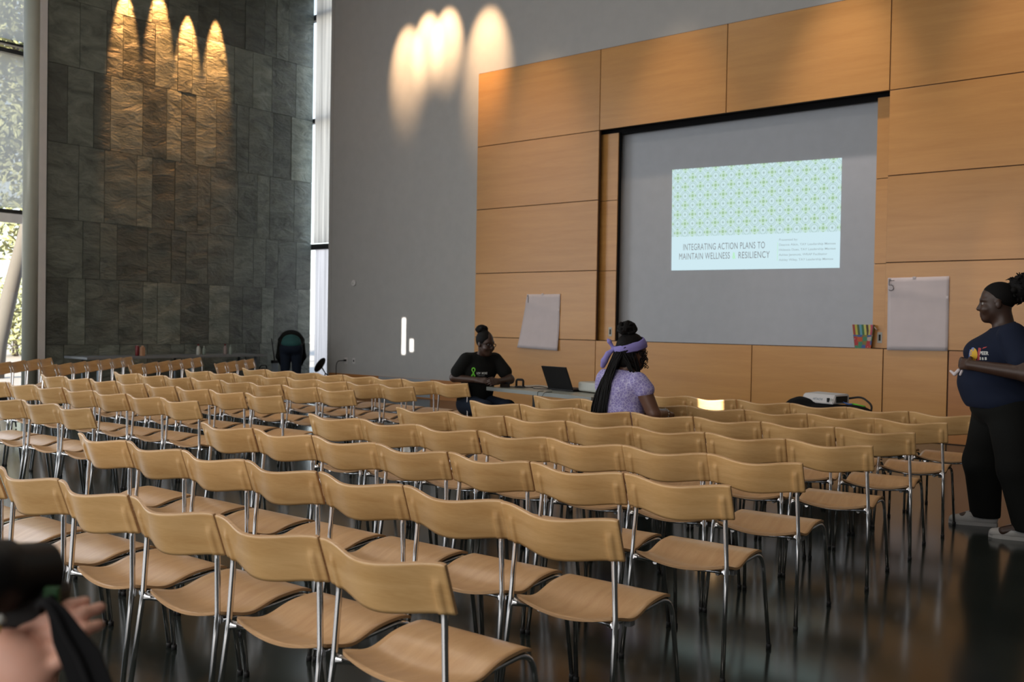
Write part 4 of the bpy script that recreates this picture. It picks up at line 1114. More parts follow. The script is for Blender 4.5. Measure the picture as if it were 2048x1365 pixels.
# ------------------------------------------------------------------ the person in lilac lace, seen from behind
def person_lilac():
    sx, sy, srz = SEATS[('R', 5, 4)]
    P0 = (-3.735, 5.985, 0); rz = math.atan2(0.97, 0.22)
    t = thing('person', 'person in lilac lace top and head scarf with long braids, seated with back turned', 'person', P0, rz)
    B = SDF(0.03)
    T, R = head_prims(B, (0.085, -0.045, 1.205), -0.55, 0.12, 1.02, 1.0)
    B.cone((0.03, -0.01, 1.0), (0.06, -0.03, 1.12), 0.060, 0.054)
    B.ell((0.0, 0, 0.56), (0.155, 0.185, 0.125)); B.ell((0.02, 0, 0.74), (0.12, 0.165, 0.17)); B.ell((0.03, 0, 0.90), (0.115, 0.175, 0.15)); B.cone((0.02, -0.155, 0.985), (0.02, 0.155, 0.995), 0.056)
    for s in (-1, 1):
        B.chain([(0.0, s*0.09, 0.53), (0.40, s*0.11, 0.53), (0.40, s*0.11, 0.09)], [0.10, 0.068, 0.045]); B.cone((0.40, s*0.11, 0.06), (0.54, s*0.12, 0.045), 0.04, 0.03)
    ra = [(0.02, -0.195, 0.965), (0.07, -0.285, 0.745), (0.31, -0.19, 0.735)]; la = [(0.02, 0.195, 0.975), (0.08, 0.25, 0.74), (0.31, 0.12, 0.72)]
    B.chain(ra, [0.062, 0.05, 0.030], 0.015); B.chain(la, [0.060, 0.048, 0.029], 0.015)
    hand_prims(B, ra[2], (0.90, 0.40, -0.05), (0, 0.3, -0.9), (0.3, 0.85, 0), (0.3, 0.5, 0.4), 0.95)
    hand_prims(B, la[2], (0.92, -0.35, -0.1), (0, -0.3, -0.9), (0.3, -0.85, 0), (0.3, 0.5, 0.4), 0.95)
    B.mesh('body', M['skin_mid'], 0.007, t)
    eyes(t, T)
    H = SDF(0.03); H.ell(T((-0.022, 0, 0.026)), (0.118, 0.100, 0.110)); H.ell(T((-0.035, 0, -0.06)), (0.085, 0.092, 0.09)); H.cut(T((0.060, 0, 0.06)), R @ Vector((0.86, 0, -0.50))); H.noise = (170, 0.002)
    H.mesh('hair', M['hair'], 0.006, t)
    bn = SDF(0.01); c = Vector(T((-0.055, 0.005, 0.138))); bn.ell(c+Vector((-0.008, 0, 0.010)), (0.054, 0.054, 0.050)); rn = random.Random(4)
    for k in range(30):
        d0 = Vector((rn.gauss(0, 1), rn.gauss(0, 1), rn.gauss(0.3, .7))).normalized(); d1 = d0.cross(Vector((rn.gauss(0, 1), rn.gauss(0, 1), rn.gauss(0, 1)))).normalized()
        cc = c+Vector((-0.008, 0.004, 0.016)); R0 = rn.uniform(0.054, 0.066); pts = []
        for j in range(7):
            g = -0.9+1.8*j/6; q = d0*math.cos(g)+d1*math.sin(g); pts.append(cc+Vector((q.x*R0*1.08, q.y*R0*1.08, q.z*R0*0.92)))
        bn.chain(pts, [0.0095]*7, 0.003)
    for k in range(10):
        d0 = Vector((rn.gauss(-.5, 1), rn.gauss(0, 1), rn.gauss(.6, .6))).normalized(); q = c+d0*0.06+Vector((0, 0, .015)); bn.chain([q, q+d0*.02], [0.006, 0.003], 0.003)
    bn.mesh('braided_bun', M['hair'], 0.005, t)
    # braids hanging over the back and beside the face
    bm = bmesh.new()
    for k in range(95):
        a = rn.uniform(0.40, 1.30)*PI if rn.random() < .82 else -rn.uniform(0.35, 0.9)*PI
        p0 = Vector(T((0.10*math.cos(a)-0.03, 0.092*math.sin(a), -0.03+rn.uniform(-.03, .03))))
        if a > 0:
            lat = max(-0.05, min(0.17, 0.075+p0.y*0.9+rn.uniform(-.05, .05)))
            end = Vector((-0.138+0.10*max(0, lat-.09)+rn.uniform(-.012, .008), lat, rn.uniform(0.57, 0.66)))
            mid = Vector((-0.140+rn.uniform(-.014, .01), lat*.85+rn.uniform(-.01, .02), 0.93+rn.uniform(-.03, .03)))
        else:
            end = Vector((0.02+rn.uniform(-.03, .08), -0.12-rn.uniform(0, .04), rn.uniform(0.98, 1.03))); mid = p0*.45+end*.55+Vector((0.0, -0.02, 0))
        P = []
        for j in range(15):
            s_ = j/14; q = p0*(1-s_)**2+mid*2*s_*(1-s_)+end*s_*s_
            if a > 0: q = p0*(1-s_)**3+(p0+Vector((-.03, .015, -.10)))*3*s_*(1-s_)**2+mid*3*s_*s_*(1-s_)+end*s_**3
            P.append(q+Vector((0.002*math.sin(j*2.1+k), 0.002*math.cos(j*1.7+k), 0)))
        tube(bm, P, [0.0060]*12+[0.005, 0.004, 0.003], 6)
    obj('braids', bm, M['hair'], t, True)['kind'] = 'stuff'
    # curls by the face
    bm = bmesh.new()
    for k in range(8):
        q = Vector(T((0.055+rn.uniform(-.02, .02), -0.078-rn.uniform(0, .012), 0.01)))
        tube(bm, [q+Vector((0.012*math.cos(j*1.1+k)+.004*j*.3, 0.010*math.sin(j*1.1+k), -0.010*j)) for j in range(14)], 0.003, 5)
    obj('side_curls', bm, M['hair'], t, True)
    # head scarf with a knot and hanging tail
    bm = bmesh.new(); rings = []
    for k in range(41):
        a = 2*PI*k/40; row = []
        for (w, dr) in ((-0.036, 0.000), (-0.026, 0.005), (-0.009, 0.003), (0.0, 0.007), (0.011, 0.003), (0.027, 0.005), (0.036, 0.000)):
            z_ = 0.026+0.050*math.cos(a)+w
            s1_ = math.sqrt(max(0.05, 1-((z_-0.026)/0.110)**2)); s2_ = math.sqrt(max(0.05, 1-((z_-0.022)/0.098)**2))
            px_ = max(math.cos(a)*0.118*s1_-0.022, math.cos(a)*0.100*s2_-0.010) if math.cos(a) > 0 else math.cos(a)*0.118*s1_-0.022
            p = (px_+math.cos(a)*(0.004+dr), math.sin(a)*(0.100*s1_+0.004+dr), z_); row.append(bm.verts.new(T(p)))
        rings.append(row)
    for r1, r2 in zip(rings, rings[1:]):
        for j in range(6): bm.faces.new((r1[j], r1[j+1], r2[j+1], r2[j])).smooth = True
    scf = obj('head_scarf', bm, M['purple'], t)
    md = scf.modifiers.new('thick', 'SOLIDIFY'); md.thickness = 0.004
    kn = SDF(0.008); k0 = Vector(T((-0.135, 0.035, -0.005)))
    kn.ell(k0, (0.020, 0.022, 0.020)); kn.chain([k0, k0+Vector((-0.03, 0.02, 0.055)), k0+Vector((-0.035, 0.03, 0.07))], [0.010, 0.016, 0.008])
    kn.chain([k0, k0+Vector((-0.03, 0.03, -0.04)), k0+Vector((-0.035, 0.065, -0.095)), k0+Vector((-0.03, 0.085, -0.13))], [0.012, 0.022, 0.026, 0.020])
    kn.mesh('scarf_knot', M['purple'], 0.005, t)
    s = SDF(0.04)
    s.ell((0.0, 0, 0.58), (0.175, 0.205, 0.125)); s.ell((0.02, 0, 0.74), (0.142, 0.195, 0.19)); s.ell((0.03, 0, 0.90), (0.137, 0.198, 0.155)); s.cone((0.02, -0.155, 0.985), (0.02, 0.155, 0.995), 0.070); s.cone((0.03, -0.01, 0.99), (0.04, -0.015, 1.03), 0.085, 0.074, 0.03)
    s.cone((0.02, -0.18, 0.970), (0.035, -0.222, 0.925), 0.072, 0.070, 0.02); s.cone((0.02, 0.18, 0.98), (0.045, 0.218, 0.925), 0.072, 0.070, 0.02)
    s.cut((0, 0, 0.515), (0, 0, -1)); s.cut((0.035, 0, 1.052), (0.2, 0, 1)); s.noise = (34, 0.004)
    s.mesh('lace_top', M['lace'], 0.007, t)
    tr = SDF(0.03); tr.ell((0.0, 0, 0.54), (0.168, 0.20, 0.115))
    for sg in (-1, 1): tr.chain([(0.0, sg*0.09, 0.535), (0.40, sg*0.11, 0.53), (0.40, sg*0.11, 0.10)], [0.115, 0.085, 0.066])
    tr.cut((0, 0, 0.085), (0, 0, -1)); tr.mesh('trousers', M['denim'], 0.009, t)
    for sg in (-1, 1):
        f = SDF(0.02); y = sg*0.115; f.cone((0.37, y, 0.045), (0.55, y, 0.035), 0.045, 0.035); f.cone((0.38, y, 0.09), (0.46, y, 0.06), 0.04, 0.035); f.cut((0, 0, 0.002), (0, 0, -1)); f.mesh('shoe', M['black'], 0.008, t)
    bm = bmesh.new()
    for a in range(12):
        b = 2*PI*a/12; p = Vector((0.285, -0.20, 0.735))+Vector((0.0, math.cos(b)*.036, math.sin(b)*.036)); lathe(bm, [(0.001, -.007), (.006, -.003), (.006, .003), (.001, .007)], 8, p)
    obj('bracelet', bm, M['silver'], t, True)
person_lilac()

# ------------------------------------------------------------------ the person bending over by the stone wall
def person_bending():
    P0 = (-14.4, 11.3, 0); rz = math.atan2(0.62, -0.79)
    t = thing('person', 'person bending over beside the stone wall in dark jeans and black sweater', 'person', P0, rz)
    B = SDF(0.03)
    T, R = head_prims(B, (0.72, 0, 0.70), 0.0, 1.1)
    B.cone((0.55, 0, 0.90), (0.67, 0, 0.77), 0.06, 0.055); B.ell((0.0, 0, 0.89), (0.13, 0.16, 0.13)); B.ell((0.18, 0, 0.96), (0.16, 0.15, 0.09)); B.ell((0.42, 0, 0.95), (0.16, 0.17, 0.10), None, ('Y', 0.35))
    for s in (-1, 1):
        B.chain([(0.0, s*0.095, 0.90), (0.03, s*0.105, 0.50), (-0.03, s*0.11, 0.09)], [0.11, 0.065, 0.045]); B.cone((-0.03, s*0.11, 0.05), (0.13, s*0.12, 0.04), 0.04, 0.03)
        B.chain([(0.50, s*0.18, 0.93), (0.55, s*0.22, 0.68), (0.66, s*0.15, 0.46)], [0.055, 0.045, 0.028])
        hand_prims(B, (0.66, s*0.15, 0.46), (0.3, -0.25*s, -0.9), (0.2, -s, 0), (1, 0, 0.3), (0.3, 0.5, 0.4), 0.95)
    B.mesh('body', M['skin_dark'], 0.010, t); eyes(t, T)
    H = SDF(0.02); H.ell(T((-0.02, 0, 0.028)), (0.108, 0.088, 0.10)); H.mesh('hair', M['hair'], 0.009, t)
    s = SDF(0.04); s.ell((0.10, 0, 0.985), (0.16, 0.178, 0.135)); s.ell((-0.005, 0, 0.945), (0.178, 0.192, 0.105)); s.mesh('teal_shirt', M['teal'], 0.010, t)
    s = SDF(0.04); s.ell((0.26, 0, 1.055), (0.20, 0.21, 0.150)); s.ell((0.43, 0, 0.98), (0.19, 0.21, 0.145), None, ('Y', 0.35))
    for sg in (-1, 1): s.chain([(0.49, sg*0.18, 0.94), (0.54, sg*0.225, 0.68), (0.64, sg*0.16, 0.49)], [0.08, 0.065, 0.045]); s.cone((0.0, sg*0.17, 0.92), (0.25, sg*0.175, 1.0), 0.042, 0.08)
    s.mesh('sweater', M['black_cotton'], 0.010, t)
    s = SDF(0.03); s.ell((-0.02, 0, 0.86), (0.175, 0.20, 0.13))
    for sg in (-1, 1): s.ell((-0.06, sg*0.085, 0.86), (0.12, 0.105, 0.12)); s.chain([(-0.01, sg*0.10, 0.85), (0.03, sg*0.105, 0.50), (-0.03, sg*0.11, 0.09)], [0.118, 0.085, 0.070])
    s.cut((0, 0, 0.07), (0, 0, -1)); s.cut((0, 0, 0.945), (-0.25, 0, 1)); s.mesh('jeans', M['denim'], 0.010, t)
    for sg in (-1, 1):
        f = SDF(0.02); y = sg*0.112; f.cone((-0.05, y, 0.045), (0.13, y, 0.035), 0.045, 0.035); f.cone((-0.04, y, 0.09), (0.04, y, 0.06), 0.04, 0.035); f.cut((0, 0, 0.002), (0, 0, -1)); f.mesh('shoe', M['black'], 0.01, t)
person_bending()

# ================================================================== THINGS AT THE FRONT
# laptop table: grey top on grey round legs
tb = thing('table', 'grey-topped table with round grey legs at the front, laptop on it', 'table', (-5.42, 7.62, 0), -0.199)
bx('tabletop', (-0.765, -0.365, 0.700), (0.765, 0.335, 0.735), M['tabletop'], tb, 0.004)
bm = bmesh.new(); box(bm, (-0.768, -0.368, 0.698), (0.768, -0.362, 0.7345)); box(bm, (-0.768, 0.332, 0.698), (0.768, 0.338, 0.7345)); box(bm, (-0.768, -0.366, 0.698), (-0.762, 0.336, 0.7345)); box(bm, (0.762, -0.366, 0.698), (0.768, 0.336, 0.7345))
obj('edge_band', bm, M['table_edge'], tb)
for x in (-0.42, 0.42):
    bm = bmesh.new(); lathe(bm, [(0.026, 0.03), (0.026, 0.69), (0.06, 0.695), (0.06, 0.70)], 20, (x, 0, 0)); lg = obj('leg', bm, M['leg_grey'], tb)
    bm = bmesh.new(); box(bm, (x-0.03, -0.30, 0.0), (x+0.03, 0.30, 0.032), 0.012); obj('foot', bm, M['leg_grey'], lg)
# laptop, lid back to the camera
lp = thing('laptop', 'open black laptop on the grey table, lid back towards the chairs', 'laptop', (-5.40, 7.55, 0.735), -0.199)
bx('base', (-0.18, 0.0, 0.004), (0.18, 0.25, 0.024), M['black'], lp, 0.004)
rl = Matrix.Rotation(0.42, 3, 'X')
bm = bmesh.new(); box(bm, (-0.18, -0.012, 0.0), (0.18, 0.0, 0.245), 0.004, rot=rl, origin=(0, 0.006, 0.022)); lid = obj('lid', bm, M['black'], lp)
bm = bmesh.new(); box(bm, (-0.165, 0.0005, 0.012), (0.165, 0.0015, 0.233), rot=rl, origin=(0, 0.006, 0.022)); obj('display', bm, M['lens_glass'], lid)
bm = bmesh.new(); box(bm, (-0.165, 0.04, 0.024), (0.165, 0.15, 0.027)); obj('keyboard', bm, M['rubber'], lp)
bm = bmesh.new(); tube(bm, [(-0.12, -0.004, 0.0), (0.12, -0.004, 0.0)], 0.008, 8); obj('hinge', bm, M['rubber'], lp)
# cables and charger on the table
bm = bmesh.new()
tube(bm, fillet_path([(-5.56, 7.60, 0.742), (-5.72, 7.52, 0.742), (-5.80, 7.62, 0.743), (-5.92, 7.60, 0.742)], 0.05), 0.004, 6)
tube(bm, fillet_path([(-5.58, 7.64, 0.742), (-5.70, 7.58, 0.765), (-5.82, 7.55, 0.742), (-6.02, 7.50, 0.742)], 0.05), 0.004, 6)
tube(bm, fillet_path([(-5.44, 7.32, 0.741), (-5.42, 7.20, 0.741), (-5.415, 7.19, 0.69), (-5.36, 7.18, 0.69), (-5.33, 7.19, 0.741), (-5.31, 7.28, 0.741)], 0.02), 0.003, 6)
o = obj('cable', bm, M['rubber'], None, True); tag(o, 'loose black cables beside the laptop on the grey table', 'cable')
o = thing('web_camera', 'small black device on a bracket left of the laptop on the grey table', 'webcam', (-5.92, 7.56, 0.735), 0.3)
bx('base', (-0.05, -0.03, 0), (0.05, 0.03, 0.02), M['black'], o, 0.006); bm = bmesh.new(); tube(bm, fillet_path([(-0.04, 0, 0.01), (-0.04, 0, 0.085), (0.035, 0, 0.085), (0.035, 0, 0.01)], 0.02), 0.012, 8); obj('bracket', bm, M['black'], o)
o = thing('phone', 'small dark phone standing at the left end of the grey table', 'phone', (-6.06, 7.48, 0.735), 0.1)
bx('case', (-0.05, -0.012, 0), (0.06, 0.012, 0.055), M['black'], o, 0.005); bx('screen', (-0.044, -0.0135, 0.004), (0.054, -0.0115, 0.05), M['lens_glass'], o)
# silver projector on the table, half behind the person in lilac
pj = thing('projector', 'silver projector on the grey table beside the laptop', 'projector', (-5.02, 7.62, 0.735), -0.35)
bx('housing', (-0.15, -0.12, 0.012), (0.19, 0.14, 0.105), M['silver'], pj, 0.02)
bx('front_panel', (-0.155, -0.10, 0.02), (-0.145, 0.12, 0.075), M['black'], pj)
bm = bmesh.new(); lathe(bm, [(0.035, -0.012), (0.04, 0.0), (0.032, 0.012), (0.001, 0.012)], 20, (-0.02, 0.145, 0.055), Matrix.Rotation(-PI/2, 3, 'X')); obj('lens', bm, M['lens_glass'], pj)
for sx_ in (-0.11, 0.15):
    bm = bmesh.new(); lathe(bm, [(0.012, 0), (0.012, 0.014)], 10, (sx_, 0, 0)); obj('foot', bm, M['rubber'], pj)

# white projector on a black draped cart near the screen
CX, CY = -3.27, 9.05
ct = thing('cart', 'black cloth-covered cart holding the white projector below the screen', 'cart', (CX, CY, 0), -0.12)
cv = SDF(0.05)
cv.ell((-0.24, -0.06, 0.62), (0.15, 0.20, 0.10)); cv.ell((0.0, -0.02, 0.585), (0.34, 0.24, 0.085)); cv.ell((0.28, 0.0, 0.585), (0.15, 0.21, 0.075))
cv.cone((-0.30, -0.05, 0.58), (-0.32, -0.05, 0.25), 0.10, 0.08); cv.cone((0.30, 0.0, 0.56), (0.32, 0.0, 0.25), 0.10, 0.08); cv.ell((0, 0, 0.40), (0.36, 0.20, 0.22)); cv.noise = (24, 0.006)
cv.mesh('cloth_cover', M['black_soft'], 0.012, ct)
for x in (-0.28, 0.28):
    for y in (-0.13, 0.13):
        bm = bmesh.new(); tube(bm, [(x, y, 0.06), (x, y, 0.40)], 0.014, 10); lg = obj('leg', bm, M['dark_metal'], ct)
        bm = bmesh.new(); lathe(bm, [(0.03, -0.012), (0.032, 0), (0.03, 0.012)], 16, (x, y, 0.032), Matrix.Rotation(PI/2, 3, 'X')); obj('caster', bm, M['rubber'], lg)
pw = thing('projector', 'white projector on the black cart below the screen', 'projector', (CX-0.04, CY+0.03, 0.672), -0.30)
bm = bmesh.new()
vs = [(-0.19, -0.13, 0), (0.19, -0.13, 0), (0.19, 0.13, 0), (-0.19, 0.13, 0), (-0.185, -0.09, 0.085), (0.185, -0.09, 0.085), (0.185, 0.125, 0.095), (-0.185, 0.125, 0.095)]
V_ = [bm.verts.new(p) for p in vs]
for f in ((0, 1, 2, 3), (4, 5, 6, 7), (0, 1, 5, 4), (1, 2, 6, 5), (2, 3, 7, 6), (3, 0, 4, 7)): bm.faces.new([V_[k] for k in f])
bmesh.ops.recalc_face_normals(bm, faces=bm.faces); bmesh.ops.bevel(bm, geom=bm.edges[:], offset=0.010, segments=3, affect='EDGES')
hs = obj('housing', bm, M['white_plastic'], pw)
tl_ = text2d('HITACHI', 0.030, 0.95, 0.001); decal('maker_lettering', hs, pw, tl_, (-0.055, -0.5, 0.030), (1, 0, 0), (0, 0.4, 0.9), (0, 1, 0), M['leg_grey'], 0.001, 0.01)
bx('port', (0.118, -0.128, 0.018), (0.138, -0.110, 0.058), M['black'], pw)
bm = bmesh.new(); lathe(bm, [(0.014, 0), (0.014, 0.004)], 16, (0.160, -0.116, 0.04), Matrix.Rotation(PI/2, 3, 'X')); obj('sensor_window', bm, M['silver'], pw)
bx('vent_end', (0.180, -0.08, 0.015), (0.192, 0.09, 0.075), M['dark_metal'], pw)
for (nm, mt, pts, lab) in (('cable', 'rubber', [(0.16, 0.12, 0.72), (0.28, 0.14, 0.745), (0.40, 0.08, 0.67), (0.41, 0.0, 0.60), (0.40, -0.02, 0.3), (0.5, 0.2, 0.01)], 'thick black cable from the white projector on the cart'),
                           ('cable', 'blue_print', [(0.15, 0.00, 0.69), (0.20, -0.03, 0.675), (0.25, 0.02, 0.675)], 'blue cable end beside the white projector on the cart'),
                           ('cable', 'green', [(0.24, 0.0, 0.68), (0.31, -0.03, 0.672), (0.36, 0.0, 0.66)], 'green cable end right of the white projector on the cart')):
    bm = bmesh.new(); tube(bm, fillet_path(pts, 0.06), 0.010 if mt == 'rubber' else 0.008, 8)
    o = obj(nm, bm, M[mt], None, True); o.location = (CX, CY, 0); tag(o, lab, 'cable')

# gaily printed gift box on the ledge of the screen recess
def gift_mat():
    m, n, l, b = new_mat('gift_print')
    uv = n.new('ShaderNodeUVMap'); sp = n.new('ShaderNodeSeparateXYZ'); l.new(uv.outputs[0], sp.inputs[0])
    rp = n.new('ShaderNodeValToRGB'); rp.color_ramp.interpolation = 'CONSTANT'
    cols = [(.35, .05, .05), (.55, .50, .08), (.08, .12, .05), (.12, .35, .45), (.05, .18, .08), (.60, .58, .15), (.08, .05, .03), (.62, .55, .15), (.55, .08, .14), (.10, .06, .03)]
    while len(rp.color_ramp.elements) < len(cols): rp.color_ramp.elements.new(0.5)
    for k, c in enumerate(cols): rp.color_ramp.elements[k].position = k/len(cols); rp.color_ramp.elements[k].color = (*c, 1)
    fr = n.new('ShaderNodeMath'); fr.operation = 'FRACT'; mu = n.new('ShaderNodeMath'); mu.operation = 'MULTIPLY'; mu.inputs[1].default_value = 1.35
    l.new(sp.outputs['X'], mu.inputs[0]); l.new(mu.outputs[0], fr.inputs[0]); l.new(fr.outputs[0], rp.inputs[0])
    v = n.new('ShaderNodeTexVoronoi'); v.inputs['Scale'].default_value = 5.5; v.inputs['Randomness'].default_value = 0.35; l.new(uv.outputs[0], v.inputs['Vector'])
    hs_ = n.new('ShaderNodeValToRGB'); hs_.color_ramp.interpolation = 'CONSTANT'
    c2 = [(.55, .10, .03), (.05, .12, .35), (.45, .04, .05), (.05, .25, .15), (.50, .40, .36), (.22, .20, .06)]
    while len(hs_.color_ramp.elements) < len(c2): hs_.color_ramp.elements.new(0.5)
    for k, c in enumerate(c2): hs_.color_ramp.elements[k].position = k/len(c2); hs_.color_ramp.elements[k].color = (*c, 1)
    s3 = n.new('ShaderNodeSeparateXYZ'); l.new(v.outputs['Color'], s3.inputs[0]); l.new(s3.outputs['X'], hs_.inputs[0])
    lt = n.new('ShaderNodeMath'); lt.operation = 'LESS_THAN'; lt.inputs[1].default_value = 0.60; l.new(v.outputs['Distance'], lt.inputs[0])
    lt0 = n.new('ShaderNodeMath'); lt0.operation = 'LESS_THAN'; lt0.inputs[1].default_value = 0.10; l.new(v.outputs['Distance'], lt0.inputs[0])
    mx = n.new('ShaderNodeMixRGB'); mx.inputs[1].default_value = (.24, .16, .06, 1); l.new(lt.outputs[0], mx.inputs[0]); l.new(hs_.outputs[0], mx.inputs[2])
    mx0 = n.new('ShaderNodeMixRGB'); mx0.inputs[2].default_value = (.55, .45, .40, 1); l.new(lt0.outputs[0], mx0.inputs[0]); l.new(mx.outputs[0], mx0.inputs[1])
    gt = n.new('ShaderNodeMath'); gt.operation = 'GREATER_THAN'; gt.inputs[1].default_value = 0.56; l.new(sp.outputs['Y'], gt.inputs[0])
    m2 = n.new('ShaderNodeMixRGB'); l.new(gt.outputs[0], m2.inputs[0]); l.new(mx0.outputs[0], m2.inputs[1]); l.new(rp.outputs[0], m2.inputs[2])
    l.new(m2.outputs[0], b.inputs['Base Color']); b.inputs['Roughness'].default_value = 0.5
    return m
gb = thing('gift_box', 'small tapered gift box with bright stripes and flowers, on the screen ledge', 'gift box', (-4.045, YF+0.04, RZ0), 0.20)
bm = bmesh.new(); uvl = bm.loops.layers.uv.new('UVMap'); w0, w1, hh_ = 0.095, 0.130, 0.305
B0 = [(-w0, -w0*.7), (w0, -w0*.7), (w0, w0*.7), (-w0, w0*.7)]; B1 = [(-w1, -w1*.7), (w1, -w1*.7), (w1, w1*.7), (-w1, w1*.7)]
for k in range(4):
    q = [(*B0[k], 0), (*B0[(k+1) % 4], 0), (*B1[(k+1) % 4], hh_), (*B1[k], hh_)]
    f = bm.faces.new([bm.verts.new(p) for p in q])
    for lp_, u_ in zip(f.loops, ((k*.7, 0), (k*.7+.7, 0), (k*.7+.7, 1), (k*.7, 1))): lp_[uvl].uv = u_
f = bm.faces.new([bm.verts.new((*p, 0.0)) for p in B0])
o = obj('box_body', bm, gift_mat(), gb); md = o.modifiers.new('t', 'SOLIDIFY'); md.thickness = 0.004
bm = bmesh.new(); tube(bm, fillet_path([(0.132, -0.05, 0.28), (0.165, -0.06, 0.24), (0.165, 0.05, 0.24), (0.132, 0.05, 0.29)], 0.02), 0.006, 8); obj('handle', bm, M['white_plastic'], gb)

# ------------------------------------------------------------------ by the stone wall
tl2 = thing('table', 'long dark table along the stone wall with bottles and cans on it', 'table', (-15.02, 9.4, 0), 0)
bx('tabletop', (-0.38, -1.95, 0.70), (0.38, 1.52, 0.738), M['table_dark'], tl2, 0.004)
for y in (-1.7, 0.0, 1.35):
    for x in (-0.26, 0.26):
        bm = bmesh.new(); tube(bm, [(x, y, 0.0), (x, y, 0.70)], 0.022, 12); obj('leg', bm, M['leg_grey'], tl2)
def bottle(x, y, r, h, body, cap, lab, name='bottle', band=None):
    t = thing(name, lab, name.replace('_', ' '), (x, y, 0.738))
    bm = bmesh.new(); lathe(bm, [(r*.9, 0), (r, 0.01), (r, h*.58), (r*.85, h*.68), (r*.42, h*.84), (r*.40, h*.88)], 20); obj('body', bm, body, t, True)
    bm = bmesh.new(); lathe(bm, [(r*.5, h*.86), (r*.5, h*.98), (r*.42, h)], 16); obj('cap', bm, cap, t, True)
    if band:
        bm = bmesh.new(); lathe(bm, [(r*1.01, h*.2), (r*1.01, h*.5)], 20, cap=False); obj('paper_band', bm, band, t, True)
M['cap_red'] = plain('red_cap', (0.16, 0.012, 0.015), 0.4); M['carton'] = plain('tan_carton', (0.42, 0.22, 0.12), 0.6); M['bottle_white'] = plain('white_bottle', (0.45, 0.46, 0.42), 0.35)
M['bottle_pink'] = plain('pink_grey_bottle', (0.26, 0.20, 0.19), 0.35); M['bottle_green'] = plain('pale_green_bottle', (0.22, 0.27, 0.23), 0.3)
t_ = thing('drink_can', 'dark red drink can on the long dark table', 'can', (-14.98, 8.50, 0.738))
bm = bmesh.new(); lathe(bm, [(0.028, 0), (0.034, 0.012), (0.034, 0.16), (0.027, 0.175)], 20); obj('body', bm, M['cap_red'], t_, True)
bm = bmesh.new(); lathe(bm, [(0.026, 0.174), (0.026, 0.178)], 20); obj('lid', bm, M['silver'], t_, True)
t_ = thing('drink_carton', 'tan carton beside the dark red can on the long dark table', 'carton', (-14.90, 8.55, 0.738))
bx('body', (-0.035, -0.03, 0), (0.035, 0.03, 0.15), M['carton'], t_, 0.003); bx('folded_top', (-0.035, -0.004, 0.15), (0.035, 0.004, 0.175), M['carton'], t_)
bottle(-14.95, 9.66, 0.036, 0.19, M['bottle_white'], M['cap_red'], 'white bottle with red cap on the long dark table')
bottle(-14.93, 9.76, 0.028, 0.16, M['bottle_green'], M['bottle_white'], 'slim pale bottle close beside the white bottle with red cap')
bottle(-14.95, 10.22, 0.034, 0.19, M['bottle_pink'], M['cap_red'], 'pinkish bottle with dark red cap on the long dark table')
bottle(-14.93, 10.32, 0.028, 0.17, M['bottle_green'], M['bottle_green'], 'pale green bottle beside the pinkish bottle on the long dark table')
o = thing('bag', 'black bag on the floor beside the long dark table', 'bag', (-15.2, 11.24, 0))
s_ = SDF(0.05); s_.ell((0, 0, 0.20), (0.16, 0.20, 0.19)); s_.ell((0, 0.03, 0.32), (0.13, 0.15, 0.13)); s_.cut((0, 0, 0.003), (0, 0, -1)); s_.noise = (20, 0.008); s_.mesh('sack', M['black_soft'], 0.012, o)
bm = bmesh.new(); tube(bm, fillet_path([(0, -0.08, 0.42), (0.02, -0.06, 0.50), (0.02, 0.08, 0.50), (0, 0.10, 0.42)], 0.04), 0.010, 8); obj('handle', bm, M['black_soft'], o)
o = thing('broom', 'upright dark broom with grey head against the stone wall beside the bending person', 'broom', (-15.45, 11.72, 0))
bm = bmesh.new(); tube(bm, [(0, 0, 0.56), (-0.08, 0, 0.90)], [0.014, 0.010], 8); tube(bm, [(-0.08, 0, 0.90), (-0.115, 0, 1.02)], [0.010, 0.006], 8); obj('pole', bm, M['black'], o)
bm = bmesh.new(); box(bm, (-0.03, -0.075, 0.52), (0.03, 0.075, 0.58), 0.01); obj('head_block', bm, M['black'], o)
bm = bmesh.new()
for k in range(60):
    y = -0.06+0.12*(k % 12)/11; x = -0.02+0.04*(k//12)/4; tube(bm, [(x, y, 0.53), (x*1.3, y*0.75, 0.28), (x*1.8, y*1.05, 0.0)], [0.007, 0.007, 0.004], 5)
obj('bristles', bm, M['leg_grey'], o, True)
o = thing('floor_fan', 'round black disc on a low stand at the foot of the narrow end window', 'fan', (-14.42, 12.02, 0), 0.42)
bm = bmesh.new(); lathe(bm, [(0.001, -0.04), (0.10, -0.035), (0.155, -0.015), (0.165, 0.0), (0.155, 0.015), (0.10, 0.035), (0.001, 0.04)], 28, (0, 0, 0.52), Matrix.Rotation(-1.05, 3, 'Y')); obj('round_head', bm, M['black'], o, True)
bm = bmesh.new(); tube(bm, [(0.02, 0, 0.50), (0.12, 0, 0.36), (0.03, 0, 0.05)], 0.014, 8); tube(bm, [(0.12, 0, 0.36), (0.20, 0.0, 0.30)], 0.012, 8); lathe(bm, [(0.13, 0), (0.13, 0.02), (0.03, 0.05)], 24, (0.03, 0, 0)); obj('stand', bm, M['black'], o)

